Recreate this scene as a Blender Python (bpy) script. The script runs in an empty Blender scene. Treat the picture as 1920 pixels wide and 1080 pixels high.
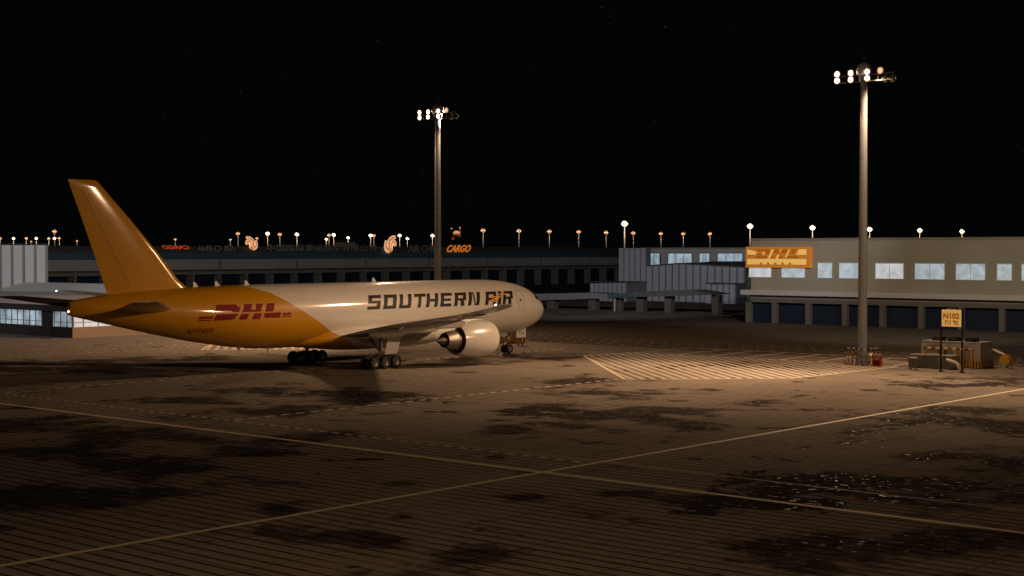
import bpy, bmesh, math, random
from mathutils import Vector, Matrix
random.seed(7)
sc = bpy.context.scene
col = sc.collection

# ------------------------------------------------------------------ camera
F, CH, PIT = 2818.6, 11.73, 0.0249
cd = bpy.data.cameras.new('camera'); cam = bpy.data.objects.new('camera', cd); col.objects.link(cam)
cd.sensor_width = 36.0; cd.lens = 36.0 * F / 1920.0; cd.clip_start = 0.5; cd.clip_end = 9000
cam.location = (0, 0, CH); cam.rotation_euler = (math.pi / 2 - PIT, 0, 0)
sc.camera = cam

# ------------------------------------------------------------------ world: black night sky with faint stars
w = bpy.data.worlds.new('World'); sc.world = w; w.use_nodes = True
nt = w.node_tree; nt.nodes.clear()
wo = nt.nodes.new('ShaderNodeOutputWorld'); bg = nt.nodes.new('ShaderNodeBackground'); bg2 = nt.nodes.new('ShaderNodeBackground')
tc = nt.nodes.new('ShaderNodeTexCoord'); vo = nt.nodes.new('ShaderNodeTexVoronoi'); vo.inputs['Scale'].default_value = 170
lt = nt.nodes.new('ShaderNodeMath'); lt.operation = 'LESS_THAN'; lt.inputs[1].default_value = 0.055
sep = nt.nodes.new('ShaderNodeSeparateColor'); pw = nt.nodes.new('ShaderNodeMath'); pw.operation = 'POWER'; pw.inputs[1].default_value = 12
ml = nt.nodes.new('ShaderNodeMath'); ml.operation = 'MULTIPLY'; ml2 = nt.nodes.new('ShaderNodeMath'); ml2.operation = 'MULTIPLY'; ml2.inputs[1].default_value = 0.05
L = nt.links.new
L(tc.outputs['Generated'], vo.inputs['Vector']); L(vo.outputs['Distance'], lt.inputs[0]); L(vo.outputs['Color'], sep.inputs[0])
L(sep.outputs[0], pw.inputs[0]); L(lt.outputs[0], ml.inputs[0]); L(pw.outputs[0], ml.inputs[1]); L(ml.outputs[0], ml2.inputs[0])
bg.inputs['Color'].default_value = (0.9, 0.95, 1, 1); L(ml2.outputs[0], bg.inputs['Strength'])
bg2.inputs['Color'].default_value = (0.75, 0.85, 1.0, 1); bg2.inputs['Strength'].default_value = 0.0012
ad = nt.nodes.new('ShaderNodeAddShader'); L(bg.outputs[0], ad.inputs[0]); L(bg2.outputs[0], ad.inputs[1]); L(ad.outputs[0], wo.inputs['Surface'])
try: w.cycles.sampling_method = 'NONE'
except Exception: pass

vs = sc.view_settings; vs.view_transform = 'Standard'; vs.look = 'None'; vs.exposure = 0; vs.gamma = 1
try:
    cy = sc.cycles; cy.max_bounces = 5; cy.diffuse_bounces = 2; cy.glossy_bounces = 3; cy.sample_clamp_indirect = 2.0
    cy.use_denoising = True; cy.use_light_tree = True
except Exception: pass

# light strengths (watts), all hung in lamp heads of floodlight masts, some of them unseen and added
WARM = (1.0, 0.63, 0.36); COOL = (0.90, 0.90, 1.0)
P_FRONT = 42000; P_REAR = 27000

# ------------------------------------------------------------------ stand frame: x = b (starboard), y = a (nose heading)
YAW = .7178; cY, sY = math.cos(YAW), math.sin(YAW)
NOSE = (3.2955, 176.2585); AX = (sY, cY); BX = (cY, -sY)
RB = math.atan2(-sY, cY)
def G(a, b, z=0.0): return Vector((NOSE[0] + AX[0]*a + BX[0]*b, NOSE[1] + AX[1]*a + BX[1]*b, z))
def ground_ab(u, v, z=0.0):          # measured photograph point -> place on the apron
    x = (u-960)/F; y = -(v-540)/F
    dz = -math.sin(PIT) + y*math.cos(PIT); dy = math.cos(PIT) + y*math.sin(PIT)
    t = (z-CH)/dz; p = (x*t-NOSE[0], dy*t-NOSE[1])
    return p[0]*AX[0]+p[1]*AX[1], p[0]*BX[0]+p[1]*BX[1]
def b_on(a, u):
    t = (u-960)/F; Y = (a + NOSE[0]*AX[0]+NOSE[1]*AX[1])/(t*AX[0]+AX[1]); X = t*Y
    return (X-NOSE[0])*BX[0]+(Y-NOSE[1])*BX[1]
def a_on(b, u):
    t = (u-960)/F; Y = (b + NOSE[0]*BX[0]+NOSE[1]*BX[1])/(t*BX[0]+BX[1]); X = t*Y
    return (X-NOSE[0])*AX[0]+(Y-NOSE[1])*AX[1]

# ------------------------------------------------------------------ helpers
def tag(o, label=None, cat=None, group=None, kind=None):
    if label: o['label'] = label
    if cat: o['category'] = cat
    if group: o['group'] = group
    if kind: o['kind'] = kind
    return o
def empty(name, loc=(0,0,0), rz=0.0, label=None, cat=None, group=None, kind=None):
    o = bpy.data.objects.new(name, None); col.objects.link(o); o.location = loc; o.rotation_euler = (0,0,rz)
    o.empty_display_size = 0.2
    return tag(o, label, cat, group, kind)
class MB:
    def __init__(s): s.v = []; s.f = []; s.m = []
    def add(s, vs_, fs, mi=0):
        n = len(s.v); s.v += [tuple(p) for p in vs_]; s.f += [tuple(i+n for i in f) for f in fs]; s.m += [mi]*len(fs); return s
    def box(s, x0, x1, y0, y1, z0, z1, mi=0):
        return s.add([(x0,y0,z0),(x1,y0,z0),(x1,y1,z0),(x0,y1,z0),(x0,y0,z1),(x1,y0,z1),(x1,y1,z1),(x0,y1,z1)],
                     [(0,3,2,1),(4,5,6,7),(0,1,5,4),(1,2,6,5),(2,3,7,6),(3,0,4,7)], mi)
    def tube(s, p0, p1, r0, r1=None, n=12, mi=0, caps=True):
        r1 = r0 if r1 is None else r1
        p0 = Vector(p0); p1 = Vector(p1); d = (p1-p0).normalized()
        a = d.cross(Vector((0,0,1))); a = Vector((1,0,0)) if a.length < 1e-4 else a.normalized(); b = d.cross(a)
        vs_ = []
        for p, r in ((p0,r0),(p1,r1)):
            for i in range(n):
                t = 2*math.pi*i/n; vs_.append(p + a*(r*math.cos(t)) + b*(r*math.sin(t)))
        fs = [(i,(i+1)%n,n+(i+1)%n,n+i) for i in range(n)]
        if caps: fs += [tuple(range(n))[::-1], tuple(range(n,2*n))]
        return s.add(vs_, fs, mi)
    def path(s, pts, r, n=8, mi=0):
        for i in range(len(pts)-1): s.tube(pts[i], pts[i+1], r, r, n, mi)
        return s
    def rings(s, rings, mi=0, caps=True, closed=True):
        n = len(rings[0]); vs_ = [p for r in rings for p in r]; fs = []
        for k in range(len(rings)-1):
            for i in range(n if closed else n-1):
                j = (i+1) % n; fs.append((k*n+i, k*n+j, (k+1)*n+j, (k+1)*n+i))
        if caps: fs += [tuple(range(n))[::-1], tuple((len(rings)-1)*n+i for i in range(n))]
        return s.add(vs_, fs, mi)
    def lathe(s, prof, c, axis='x', n=40, mi=0, caps=False):
        rg = []
        for (t, r) in prof:
            ring = []
            for i in range(n):
                a = 2*math.pi*i/n
                if axis == 'x': ring.append((c[0]+t, c[1]+r*math.cos(a), c[2]+r*math.sin(a)))
                elif axis == 'y': ring.append((c[0]+r*math.cos(a), c[1]+t, c[2]+r*math.sin(a)))
                else: ring.append((c[0]+r*math.cos(a), c[1]+r*math.sin(a), c[2]+t))
            rg.append(ring)
        return s.rings(rg, mi, caps)
    def prism(s, poly, axis, c0, c1, mi=0):       # polygon extruded along an axis
        n = len(poly)
        def P(p, c): return (c, p[0], p[1]) if axis == 'x' else ((p[0], c, p[1]) if axis == 'y' else (p[0], p[1], c))
        vs_ = [P(p, c0) for p in poly] + [P(p, c1) for p in poly]
        fs = [(i,(i+1)%n,n+(i+1)%n,n+i) for i in range(n)] + [tuple(range(n))[::-1], tuple(range(n,2*n))]
        return s.add(vs_, fs, mi)
    def build(s, name, mats, parent=None, smooth=False, bevel=0.0, loc=None, rz=0.0):
        me = bpy.data.meshes.new(name); me.from_pydata(s.v, [], s.f); me.validate(); me.update()
        bm = bmesh.new(); bm.from_mesh(me); bmesh.ops.recalc_face_normals(bm, faces=bm.faces); bm.to_mesh(me); bm.free()
        if not isinstance(mats, (list, tuple)): mats = [mats]
        for m in mats: me.materials.append(m)
        if len(mats) > 1:
            for p, mi in zip(me.polygons, s.m): p.material_index = mi
        o = bpy.data.objects.new(name, me); col.objects.link(o)
        if smooth:
            for p in me.polygons: p.use_smooth = True
            try: me.set_sharp_from_angle(angle=math.radians(38))
            except Exception: pass
        if bevel:
            md = o.modifiers.new('bevel', 'BEVEL'); md.width = bevel; md.segments = 2; md.limit_method = 'ANGLE'
        if parent: o.parent = parent
        if loc is not None: o.location = loc; o.rotation_euler = (0,0,rz)
        return o
def copy_tree(o, parent=None):
    c = o.copy(); col.objects.link(c)
    if parent: c.parent = parent
    for ch in list(o.children): copy_tree(ch, c)
    return c

def mat(name, base, rough=0.6, metal=0.0, var=0.12, scale=1.5, coat=0.0, spec=None, bump=0.0, bscale=20, emis=None, estr=0.0, sample=False):
    m = bpy.data.materials.new(name); m.use_nodes = True; n = m.node_tree; bs = n.nodes['Principled BSDF']
    bs.inputs['Roughness'].default_value = rough; bs.inputs['Metallic'].default_value = metal
    bs.inputs['Coat Weight'].default_value = coat; bs.inputs['Coat Roughness'].default_value = 0.12
    if spec is not None: bs.inputs['Specular IOR Level'].default_value = spec
    t = n.nodes.new('ShaderNodeTexCoord'); no = n.nodes.new('ShaderNodeTexNoise'); no.inputs['Scale'].default_value = scale; no.inputs['Detail'].default_value = 5
    n.links.new(t.outputs['Object'], no.inputs['Vector'])
    mx = n.nodes.new('ShaderNodeMix'); mx.data_type = 'RGBA'
    mx.inputs[6].default_value = tuple(max(0, c*(1-var)) for c in base) + (1,); mx.inputs[7].default_value = tuple(min(1, c*(1+var)) for c in base) + (1,)
    n.links.new(no.outputs['Fac'], mx.inputs[0]); n.links.new(mx.outputs[2], bs.inputs['Base Color'])
    if bump:
        n2 = n.nodes.new('ShaderNodeTexNoise'); n2.inputs['Scale'].default_value = bscale; bp = n.nodes.new('ShaderNodeBump'); bp.inputs['Strength'].default_value = bump
        n.links.new(t.outputs['Object'], n2.inputs['Vector']); n.links.new(n2.outputs['Fac'], bp.inputs['Height']); n.links.new(bp.outputs[0], bs.inputs['Normal'])
    if emis:
        bs.inputs['Emission Color'].default_value = tuple(emis) + (1,); bs.inputs['Emission Strength'].default_value = estr
        try: m.cycles.emission_sampling = 'AUTO' if sample else 'NONE'
        except Exception: pass
    return m
def N(m, t): return m.node_tree.nodes.new(t)

M = {}
M['white'] = mat('white_paint', (.62,.60,.56), .3, coat=.5, var=.05, scale=.6)
M['lettering'] = mat('dark_lettering', (.016,.011,.010), .5, spec=.2, var=.2)
M['red'] = mat('red_lettering', (.20,.004,.006), .6, spec=.15)
M['gold'] = mat('gold_lettering', (.75,.36,.05), .4)
M['wing'] = mat('wing_grey_paint', (.26,.25,.24), .3, coat=.2, var=.12, scale=.8)
M['cowl'] = mat('cowl_paint', (.52,.50,.46), .24, coat=.7, var=.06, scale=1.2)
M['metal'] = mat('bare_metal', (.26,.235,.21), .42, .9, var=.3, scale=2.5)
M['dark_metal'] = mat('burnt_metal', (.10,.085,.075), .45, .8, var=.3, scale=3)
M['tyre'] = mat('tyre_rubber', (.018,.017,.017), .65, var=.25, scale=6)
M['hub'] = mat('wheel_hub', (.22,.21,.2), .4, .6)
M['glass'] = mat('dark_glass', (.01,.011,.013), .06, coat=.3)
M['seam'] = mat('door_seam', (.22,.19,.16), .5)
M['pole'] = mat('galvanised_pole', (.26,.275,.30), .6, .1, var=.15, scale=.8)
M['housing'] = mat('lamp_housing', (.25,.25,.26), .45, .5)
M['hood'] = mat('hood_metal', (.75,.77,.80), .4, .1)
M['black'] = mat('black_steel', (.015,.015,.016), .4, .3)
M['yellow'] = mat('warning_yellow', (.62,.33,.02), .45, var=.2, scale=4)
M['blackp'] = mat('warning_black', (.02,.018,.017), .5)
M['unit'] = mat('unit_panel', (.42,.40,.37), .5, var=.12, scale=1.2)
M['unit2'] = mat('unit_panel_recess', (.30,.285,.265), .5, var=.12)
M['darkunit'] = mat('dark_unit_panel', (.17,.16,.145), .5, var=.15)
M['darkunit2'] = mat('dark_unit_door', (.12,.113,.105), .5, var=.15)
M['alu'] = mat('aluminium_lid', (.8,.78,.74), .25, .6)
M['hose'] = mat('hose_fabric', (.62,.55,.45), .55)
M['redbox'] = mat('red_enamel', (.45,.05,.02), .4, var=.3, scale=5)
M['whitep'] = mat('white_enamel', (.8,.78,.74), .35)
M['lamp'] = mat('floodlight_glass', (1,1,1), .3, emis=(1.0,.84,.62), estr=26)
M['lamp_dim'] = mat('sodium_lamp_glass', (1,.8,.6), .3, emis=(1.0,.62,.34), estr=1.0)
M['halo'] = mat('painted_lamp_halo', (.6,.5,.4), .4, emis=(1.0,.52,.22), estr=.55)  # emissive ring colour painted round a lamp as its halo
M['halofar'] = mat('far_painted_halo', (.6,.5,.4), .4, emis=(1.0,.55,.28), estr=.16)  # halo of the bright far lamps, painted as a glowing disc
M['halodim'] = mat('far_dim_painted_halo', (.5,.35,.25), .4, emis=(1.0,.42,.16), estr=.07)  # weaker painted halo for the dim far lamps
M['lamp_far'] = mat('far_lamp_glass', (1,1,1), .3, emis=(1.0,.88,.70), estr=6)
M['navlight'] = mat('nav_light', (1,1,1), .3, emis=(.9,.95,1.0), estr=6)
M['obst'] = mat('obstruction_light', (1,.5,.2), .3, emis=(1.0,.42,.1), estr=1.2)
M['tanwall'] = mat('tan_render', (.28,.25,.185), .8, var=.28, scale=.16, bump=.1)
M['parapet'] = mat('parapet_coping', (.20,.165,.13), .8, var=.25, scale=.4)
M['winframe'] = mat('grey_window_frame', (.42,.43,.43), .5)
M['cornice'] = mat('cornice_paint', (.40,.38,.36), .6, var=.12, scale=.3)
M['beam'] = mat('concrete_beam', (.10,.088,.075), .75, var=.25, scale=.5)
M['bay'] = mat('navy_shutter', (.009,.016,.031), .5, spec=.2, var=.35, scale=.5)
M['corr'] = mat('blue_grey_cladding', (.35,.345,.37), .5, .15, var=.06, scale=.3)
M['corrdark'] = mat('cladding_rib', (.13,.135,.14), .5, .15, var=.1, scale=.3)
M['roofdark'] = mat('dark_roof_felt', (.05,.048,.046), .85, var=.4, scale=1.2, bump=.3, bscale=4)
M['roofgrey'] = mat('grey_roof_metal', (.62,.62,.64), .5, .0, var=.12, scale=.2)
M['teal'] = mat('teal_roof_band', (.05,.10,.14), .5, var=.15, scale=.2)
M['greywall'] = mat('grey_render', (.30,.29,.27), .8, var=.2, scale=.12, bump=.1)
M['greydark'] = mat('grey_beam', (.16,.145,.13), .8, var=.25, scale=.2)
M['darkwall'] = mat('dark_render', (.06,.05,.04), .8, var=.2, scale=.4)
M['brownwall'] = mat('brown_render', (.30,.22,.15), .8, var=.12, scale=.4)
M['signdark'] = mat('unlit_sign_letters', (.24,.24,.23), .6)
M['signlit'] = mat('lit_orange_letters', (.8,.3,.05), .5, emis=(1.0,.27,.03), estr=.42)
M['signred'] = mat('lit_red_letters', (.6,.1,.02), .5, emis=(.9,.10,.02), estr=.3)
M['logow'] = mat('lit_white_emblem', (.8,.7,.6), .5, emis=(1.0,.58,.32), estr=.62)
M['canopygrey'] = mat('canopy_grey_metal', (.11,.105,.10), .7)
M['canopyteal'] = mat('canopy_teal_metal', (.025,.045,.05), .7)
M['post_c'] = mat('pier_concrete', (.045,.037,.03), .8, var=.2)
M['steelpipe'] = mat('polished_pipe', (.5,.5,.5), .18, .9)
def emat(name, colr, s, var=.12, scale=.5, base=(.5,.5,.5)):
    m = mat(name, base, .4, emis=colr, estr=s); n = m.node_tree; bs = n.nodes['Principled BSDF']
    t = N(m,'ShaderNodeTexCoord'); no = N(m,'ShaderNodeTexNoise'); no.inputs['Scale'].default_value = scale; no.inputs['Detail'].default_value = 2
    mr = N(m,'ShaderNodeMapRange'); mr.inputs[1].default_value = .3; mr.inputs[2].default_value = .7; mr.inputs[3].default_value = s*(1-var); mr.inputs[4].default_value = s*(1+var)
    n.links.new(t.outputs['Object'], no.inputs['Vector']); n.links.new(no.outputs['Fac'], mr.inputs[0]); n.links.new(mr.outputs[0], bs.inputs['Emission Strength'])
    return m
M['win'] = emat('lit_window', (.42,.61,.74), .42, .4, .8)
M['winb'] = emat('lit_window_bright', (.62,.70,.76), .52, .25, .9)
M['wing_glow'] = emat('lit_ground_floor_glazing', (.52,.68,.78), .42, .55, .55)
M['signbox'] = mat('backlit_sign_orange', (.5,.2,.03), .5, emis=(.86,.28,.02), estr=.22)
M['signface'] = mat('backlit_sign_yellow', (.6,.4,.1), .5, emis=(1.0,.56,.15), estr=.46)
M['signfig'] = mat('backlit_sign_brown', (.25,.08,.01), .5, emis=(.80,.18,.01), estr=.27)
M['standsign'] = mat('stand_sign_yellow', (.6,.42,.12), .5, emis=(1.0,.56,.16), estr=.42)
M['standfig'] = mat('stand_sign_brown', (.25,.09,.01), .5, emis=(.80,.22,.01), estr=.24)
M['marking'] = mat('worn_marking_paint', (.50,.44,.36), .7, var=.3, scale=1.2)
M['marking2'] = mat('faint_marking_paint', (.5,.41,.31), .6, var=.3, scale=3)
M['markingb'] = mat('bright_marking_paint', (.85,.74,.52), .6, var=.15, scale=2)

# fuselage paint: yellow tail swept into white, object space
def fuselage_mat(name, white, yellow):
    m = mat(name, white, .42, spec=.2, coat=.7, var=.05, scale=.6); m.node_tree.nodes['Principled BSDF'].inputs['Coat Roughness'].default_value = .1; n = m.node_tree; bs = n.nodes['Principled BSDF']
    t = N(m,'ShaderNodeTexCoord'); sp = N(m,'ShaderNodeSeparateXYZ'); n.links.new(t.outputs['Object'], sp.inputs[0])
    a = N(m,'ShaderNodeMath'); a.operation = 'MULTIPLY_ADD'; a.inputs[1].default_value = 1.80; n.links.new(sp.outputs[2], a.inputs[0]); n.links.new(sp.outputs[0], a.inputs[2])
    # extra sweep near the crown
    c = N(m,'ShaderNodeMath'); c.operation = 'SUBTRACT'; c.inputs[1].default_value = 7.7; n.links.new(sp.outputs[2], c.inputs[0])
    c2 = N(m,'ShaderNodeMath'); c2.operation = 'MAXIMUM'; c2.inputs[1].default_value = 0; n.links.new(c.outputs[0], c2.inputs[0])
    c3 = N(m,'ShaderNodeMath'); c3.operation = 'MULTIPLY_ADD'; c3.inputs[1].default_value = 1.6; n.links.new(c2.outputs[0], c3.inputs[0]); n.links.new(a.outputs[0], c3.inputs[2])
    g = N(m,'ShaderNodeMath'); g.operation = 'LESS_THAN'; g.inputs[1].default_value = -28.45; n.links.new(c3.outputs[0], g.inputs[0])
    src = bs.inputs['Base Color'].links[0].from_socket
    mx = N(m,'ShaderNodeMix'); mx.data_type = 'RGBA'; mx.inputs[7].default_value = yellow + (1,)
    n.links.new(g.outputs[0], mx.inputs[0]); n.links.new(src, mx.inputs[6]); n.links.new(mx.outputs[2], bs.inputs['Base Color'])
    # faint panel joints every ~1.6 m as bump
    wv = N(m,'ShaderNodeMath'); wv.operation = 'PINGPONG'; wv.inputs[1].default_value = 2.6; n.links.new(sp.outputs[0], wv.inputs[0])
    w2 = N(m,'ShaderNodeMath'); w2.operation = 'LESS_THAN'; w2.inputs[1].default_value = .03; n.links.new(wv.outputs[0], w2.inputs[0])
    bp = N(m,'ShaderNodeBump'); bp.inputs['Strength'].default_value = .25; bp.inputs['Distance'].default_value = .02; bp.invert = True
    n.links.new(w2.outputs[0], bp.inputs['Height']); n.links.new(bp.outputs[0], bs.inputs['Normal'])
    return m
M['fuselage'] = fuselage_mat('fuselage_paint', (.62,.58,.53), (.52,.24,.002))
M['tailyellow'] = mat('tail_yellow_paint', (.52,.24,.002), .5, spec=.12, coat=.6, var=.05, scale=.5); M['tailyellow'].node_tree.nodes['Principled BSDF'].inputs['Coat Roughness'].default_value = .12

# pavement: wet and oily patches as measured on the apron (photograph point, radius in metres)
STAINS = [ground_ab(u, v) + (r_,) for u, v, r_ in (
    (60,690,11),(180,692,9),(330,672,6),(420,745,6),(520,738,7),(640,750,7),(560,765,5),(160,800,7),(300,800,6),(430,815,5),(90,850,6),(230,870,6),(360,870,5),(480,850,4),(540,820,4),(60,930,5),(250,930,4),(420,905,3),
    (700,668,6),(860,676,6),(1000,672,5),(1040,720,6),(1120,735,5),(1010,765,5),(1150,775,5),(1080,800,4),(1300,770,4.5),(1330,790,4),(960,810,4),(1240,710,2.5),(1420,755,3),
    (1700,790,7),(1800,785,8),(1890,800,8),(1870,860,6),(1900,920,5),(1560,900,4),(1660,930,4),(1760,960,4.5),(1880,1000,5),(1150,925,1.8),(1305,942,1.8),(1380,965,1.8),(1500,1040,5),(1650,1050,5),(1800,1060,5),
    (760,905,2),(980,930,1.6),(520,955,2),(700,1010,3),(900,1040,2.6),(1900,715,6),(1760,720,4))]
def pavement(name, base, dark, groove, stain=True, wet=True):
    m = bpy.data.materials.new(name); m.use_nodes = True; n = m.node_tree; bs = n.nodes['Principled BSDF']
    t = N(m,'ShaderNodeTexCoord'); sp = N(m,'ShaderNodeSeparateXYZ'); n.links.new(t.outputs['Object'], sp.inputs[0])
    mp = N(m,'ShaderNodeMapping'); mp.inputs['Location'].default_value = (0,0,0); n.links.new(t.outputs['Object'], mp.inputs['Vector'])
    def noise(scale, det=6, rough=.55, vec=None):
        x = N(m,'ShaderNodeTexNoise'); x.inputs['Scale'].default_value = scale; x.inputs['Detail'].default_value = det; x.inputs['Roughness'].default_value = rough
        n.links.new(vec or mp.outputs[0], x.inputs['Vector']); return x
    def mapr(src, a, b, c=0., d=1.):
        x = N(m,'ShaderNodeMapRange'); x.interpolation_type = 'SMOOTHSTEP'
        for i, q in enumerate((a,b,c,d)): x.inputs[i+1].default_value = q
        n.links.new(src, x.inputs[0]); return x.outputs[0]
    def math_(op, a, b=None):
        x = N(m,'ShaderNodeMath'); x.operation = op
        for i, q in enumerate((a,b)):
            if q is None: continue
            if isinstance(q, (int,float)): x.inputs[i].default_value = q
            else: n.links.new(q, x.inputs[i])
        return x.outputs[0]
    flat = N(m,'ShaderNodeVectorMath'); flat.operation = 'MULTIPLY'; flat.inputs[1].default_value = (1,1,0); n.links.new(t.outputs['Object'], flat.inputs[0])
    mid = noise(.13, 9, .66)
    # wet/oily stain patches: denser where the large-scale noise is high
    fld = None
    for (a_, b_, r_) in STAINS:
        vd = N(m,'ShaderNodeVectorMath'); vd.operation = 'DISTANCE'; vd.inputs[1].default_value = (b_, a_, 0); n.links.new(flat.outputs[0], vd.inputs[0])
        q = math_('SUBTRACT', 1.0, math_('DIVIDE', vd.outputs['Value'], r_)); fld = q if fld is None else math_('MAXIMUM', fld, q)
    fld = math_('MAXIMUM', fld, -.6)
    rag = math_('MULTIPLY', math_('SUBTRACT', mid.outputs['Fac'], .5), 7.0)
    st = math_('MULTIPLY', mapr(math_('ADD', fld, rag), -.05, .75), mapr(noise(.6, 5, .6).outputs['Fac'], .3, .6, .72, 1.))
    s2 = math_('ADD', math_('MULTIPLY', noise(.05, 2, .4).outputs['Fac'], .8), math_('MULTIPLY', noise(.30, 8, .65).outputs['Fac'], .5))
    st = math_('MAXIMUM', st, mapr(s2, .785, .80))
    spot = mapr(noise(.22, 4, .5).outputs['Fac'], .63, .67)
    st = math_('MAXIMUM', st, math_('MULTIPLY', spot, .85))
    st = math_('MAXIMUM', st, math_('MULTIPLY', mapr(noise(.75, 5, .6).outputs['Fac'], .64, .70), .6))
    fine = noise(1.3, 6, .65)
    mx = N(m,'ShaderNodeMix'); mx.data_type = 'RGBA'; mx.inputs[6].default_value = tuple(c*.8 for c in base)+(1,); mx.inputs[7].default_value = tuple(c*1.2 for c in base)+(1,)
    n.links.new(fine.outputs['Fac'], mx.inputs[0])
    m2 = N(m,'ShaderNodeMix'); m2.data_type = 'RGBA'; m2.inputs[7].default_value = dark+(1,)
    n.links.new(mx.outputs[2], m2.inputs[6]); n.links.new(st, m2.inputs[0])
    colr = m2.outputs[2]; h = math_('ADD', math_('MULTIPLY', noise(.9, 5, .6).outputs['Fac'], .010), math_('MULTIPLY', math_('MULTIPLY', noise(1.8, 3, .6).outputs['Fac'], .09), st))
    if groove:
        fr = math_('PINGPONG', sp.outputs[1], .425)
        gr = mapr(fr, .06, .11, 1., 0.)
        brk = mapr(noise(.12, 3).outputs['Fac'], .3, .5, .45, 1.)
        gr = math_('MULTIPLY', gr, brk)
        fx = math_('PINGPONG', sp.outputs[0], .425); gx = mapr(fx, .05, .10, .0, 0.)
        g2 = math_('MAXIMUM', gr, gx)
        # slab joints every 5 m
        j = math_('MAXIMUM', mapr(math_('PINGPONG', sp.outputs[0], 2.5), .03, .06, .7, 0.), mapr(math_('PINGPONG', sp.outputs[1], 2.5), .03, .06, .7, 0.))
        g3 = math_('MAXIMUM', g2, j)
        m3 = N(m,'ShaderNodeMix'); m3.data_type = 'RGBA'; m3.inputs[7].default_value = (.012,.010,.009,1); n.links.new(math_('MULTIPLY', g3, .84), m3.inputs[0]); n.links.new(colr, m3.inputs[6]); colr = m3.outputs[2]
        h = math_('SUBTRACT', h, math_('MULTIPLY', g3, .02))
    n.links.new(colr, bs.inputs['Base Color'])
    gl = math_('MULTIPLY', mapr(noise(1.9, 3, .6).outputs['Fac'], .59, .66), math_('ADD', math_('MULTIPLY', st, .85), .15))
    n.links.new(math_('SUBTRACT', .88, math_('MULTIPLY', gl, .5)), bs.inputs['Roughness'])
    n.links.new(math_('ADD', .015, math_('MULTIPLY', gl, .65)), bs.inputs['Specular IOR Level'])
    bp = N(m,'ShaderNodeBump'); bp.inputs['Strength'].default_value = .8; bp.inputs['Distance'].default_value = 1.0
    n.links.new(h, bp.inputs['Height']); n.links.new(bp.outputs[0], bs.inputs['Normal'])
    return m
M['slabs'] = pavement('apron_concrete', (.29,.245,.205), (.050,.041,.034), True)
M['asphalt'] = pavement('taxilane_asphalt', (.115,.092,.073), (.05,.042,.035), False)

# ------------------------------------------------------------------ ground
def sheet(name, a0, a1, b0, b1, z, m, kind='structure'):
    s = MB(); s.add([(b0,a0,z),(b1,a0,z),(b1,a1,z),(b0,a1,z)], [(0,1,2,3)])
    o = s.build(name, m, None, loc=G(0,0), rz=RB); return tag(o, kind=kind)
s = MB(); s.add([(-6000,-2000,-.01),(6000,-2000,-.01),(6000,8000,-.01),(-6000,8000,-.01)], [(0,1,2,3)])
tag(s.build('ground', M['asphalt']), kind='structure')
sheet('apron_pavement', -330, 12.5, -260, 420, 0.0, M['slabs'])

# painted markings, one structure sheet of real strips 4 mm up
mk = MB(); mk2 = MB(); mkb = MB(); Z1 = .006
def strip(mb, a0, b0, a1, b1, wd, z=Z1):
    d = Vector((b1-b0, a1-a0)); nrm = Vector((-d.y, d.x)).normalized()*(wd/2)
    mb.add([(b0-nrm.x,a0-nrm.y,z),(b1-nrm.x,a1-nrm.y,z),(b1+nrm.x,a1+nrm.y,z),(b0+nrm.x,a0+nrm.y,z)], [(0,1,2,3)])
strip(mkb, -74.1, -150, -74.1, 62.3, .4); strip(mkb, -74.1, 62.7, -74.1, 150, .4)
strip(mkb, -160, 62.5, 60, 62.5, .34, .0085)
def dashes(mb, a0, b0, a1, b1, on, off, wd, z=Z1):
    d = Vector((a1-a0, b1-b0)); Ld = d.length; d.normalize(); t = 0
    while t < Ld:
        e = min(t+on, Ld); strip(mb, a0+d.x*t, b0+d.y*t, a0+d.x*e, b0+d.y*e, wd, z); t += on+off
dashes(mkb, -110, .4, -75, .4, .7, .8, .34); dashes(mkb, -73.5, .4, 4, .4, .7, .8, .34)
dashes(mkb, -69.8, -120, -69.8, 62, .62, .62, .2); strip(mk2, -68.9, 46, -68.9, 62.3, .1); strip(mk2, -68.9, 62.7, -68.9, 130, .14)
dashes(mkb, -69.4, 30.7, -25.6, 30.7, .7, .7, .32)
for aa, n0 in ((24.5,-60),(19.8,-58.9),(15.2,-60)):
    for k in range(75):
        b = n0 + k*1.95; strip(mkb, aa, b, aa, b+.5, .26)
for bb, a0 in ((-45.4,-70),(-40.3,-70),(-36,-70)):
    for k in range(68):
        a = a0 + k*1.25
        if a < 13: strip(mkb, a, bb, a+.36, bb, .3)
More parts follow.
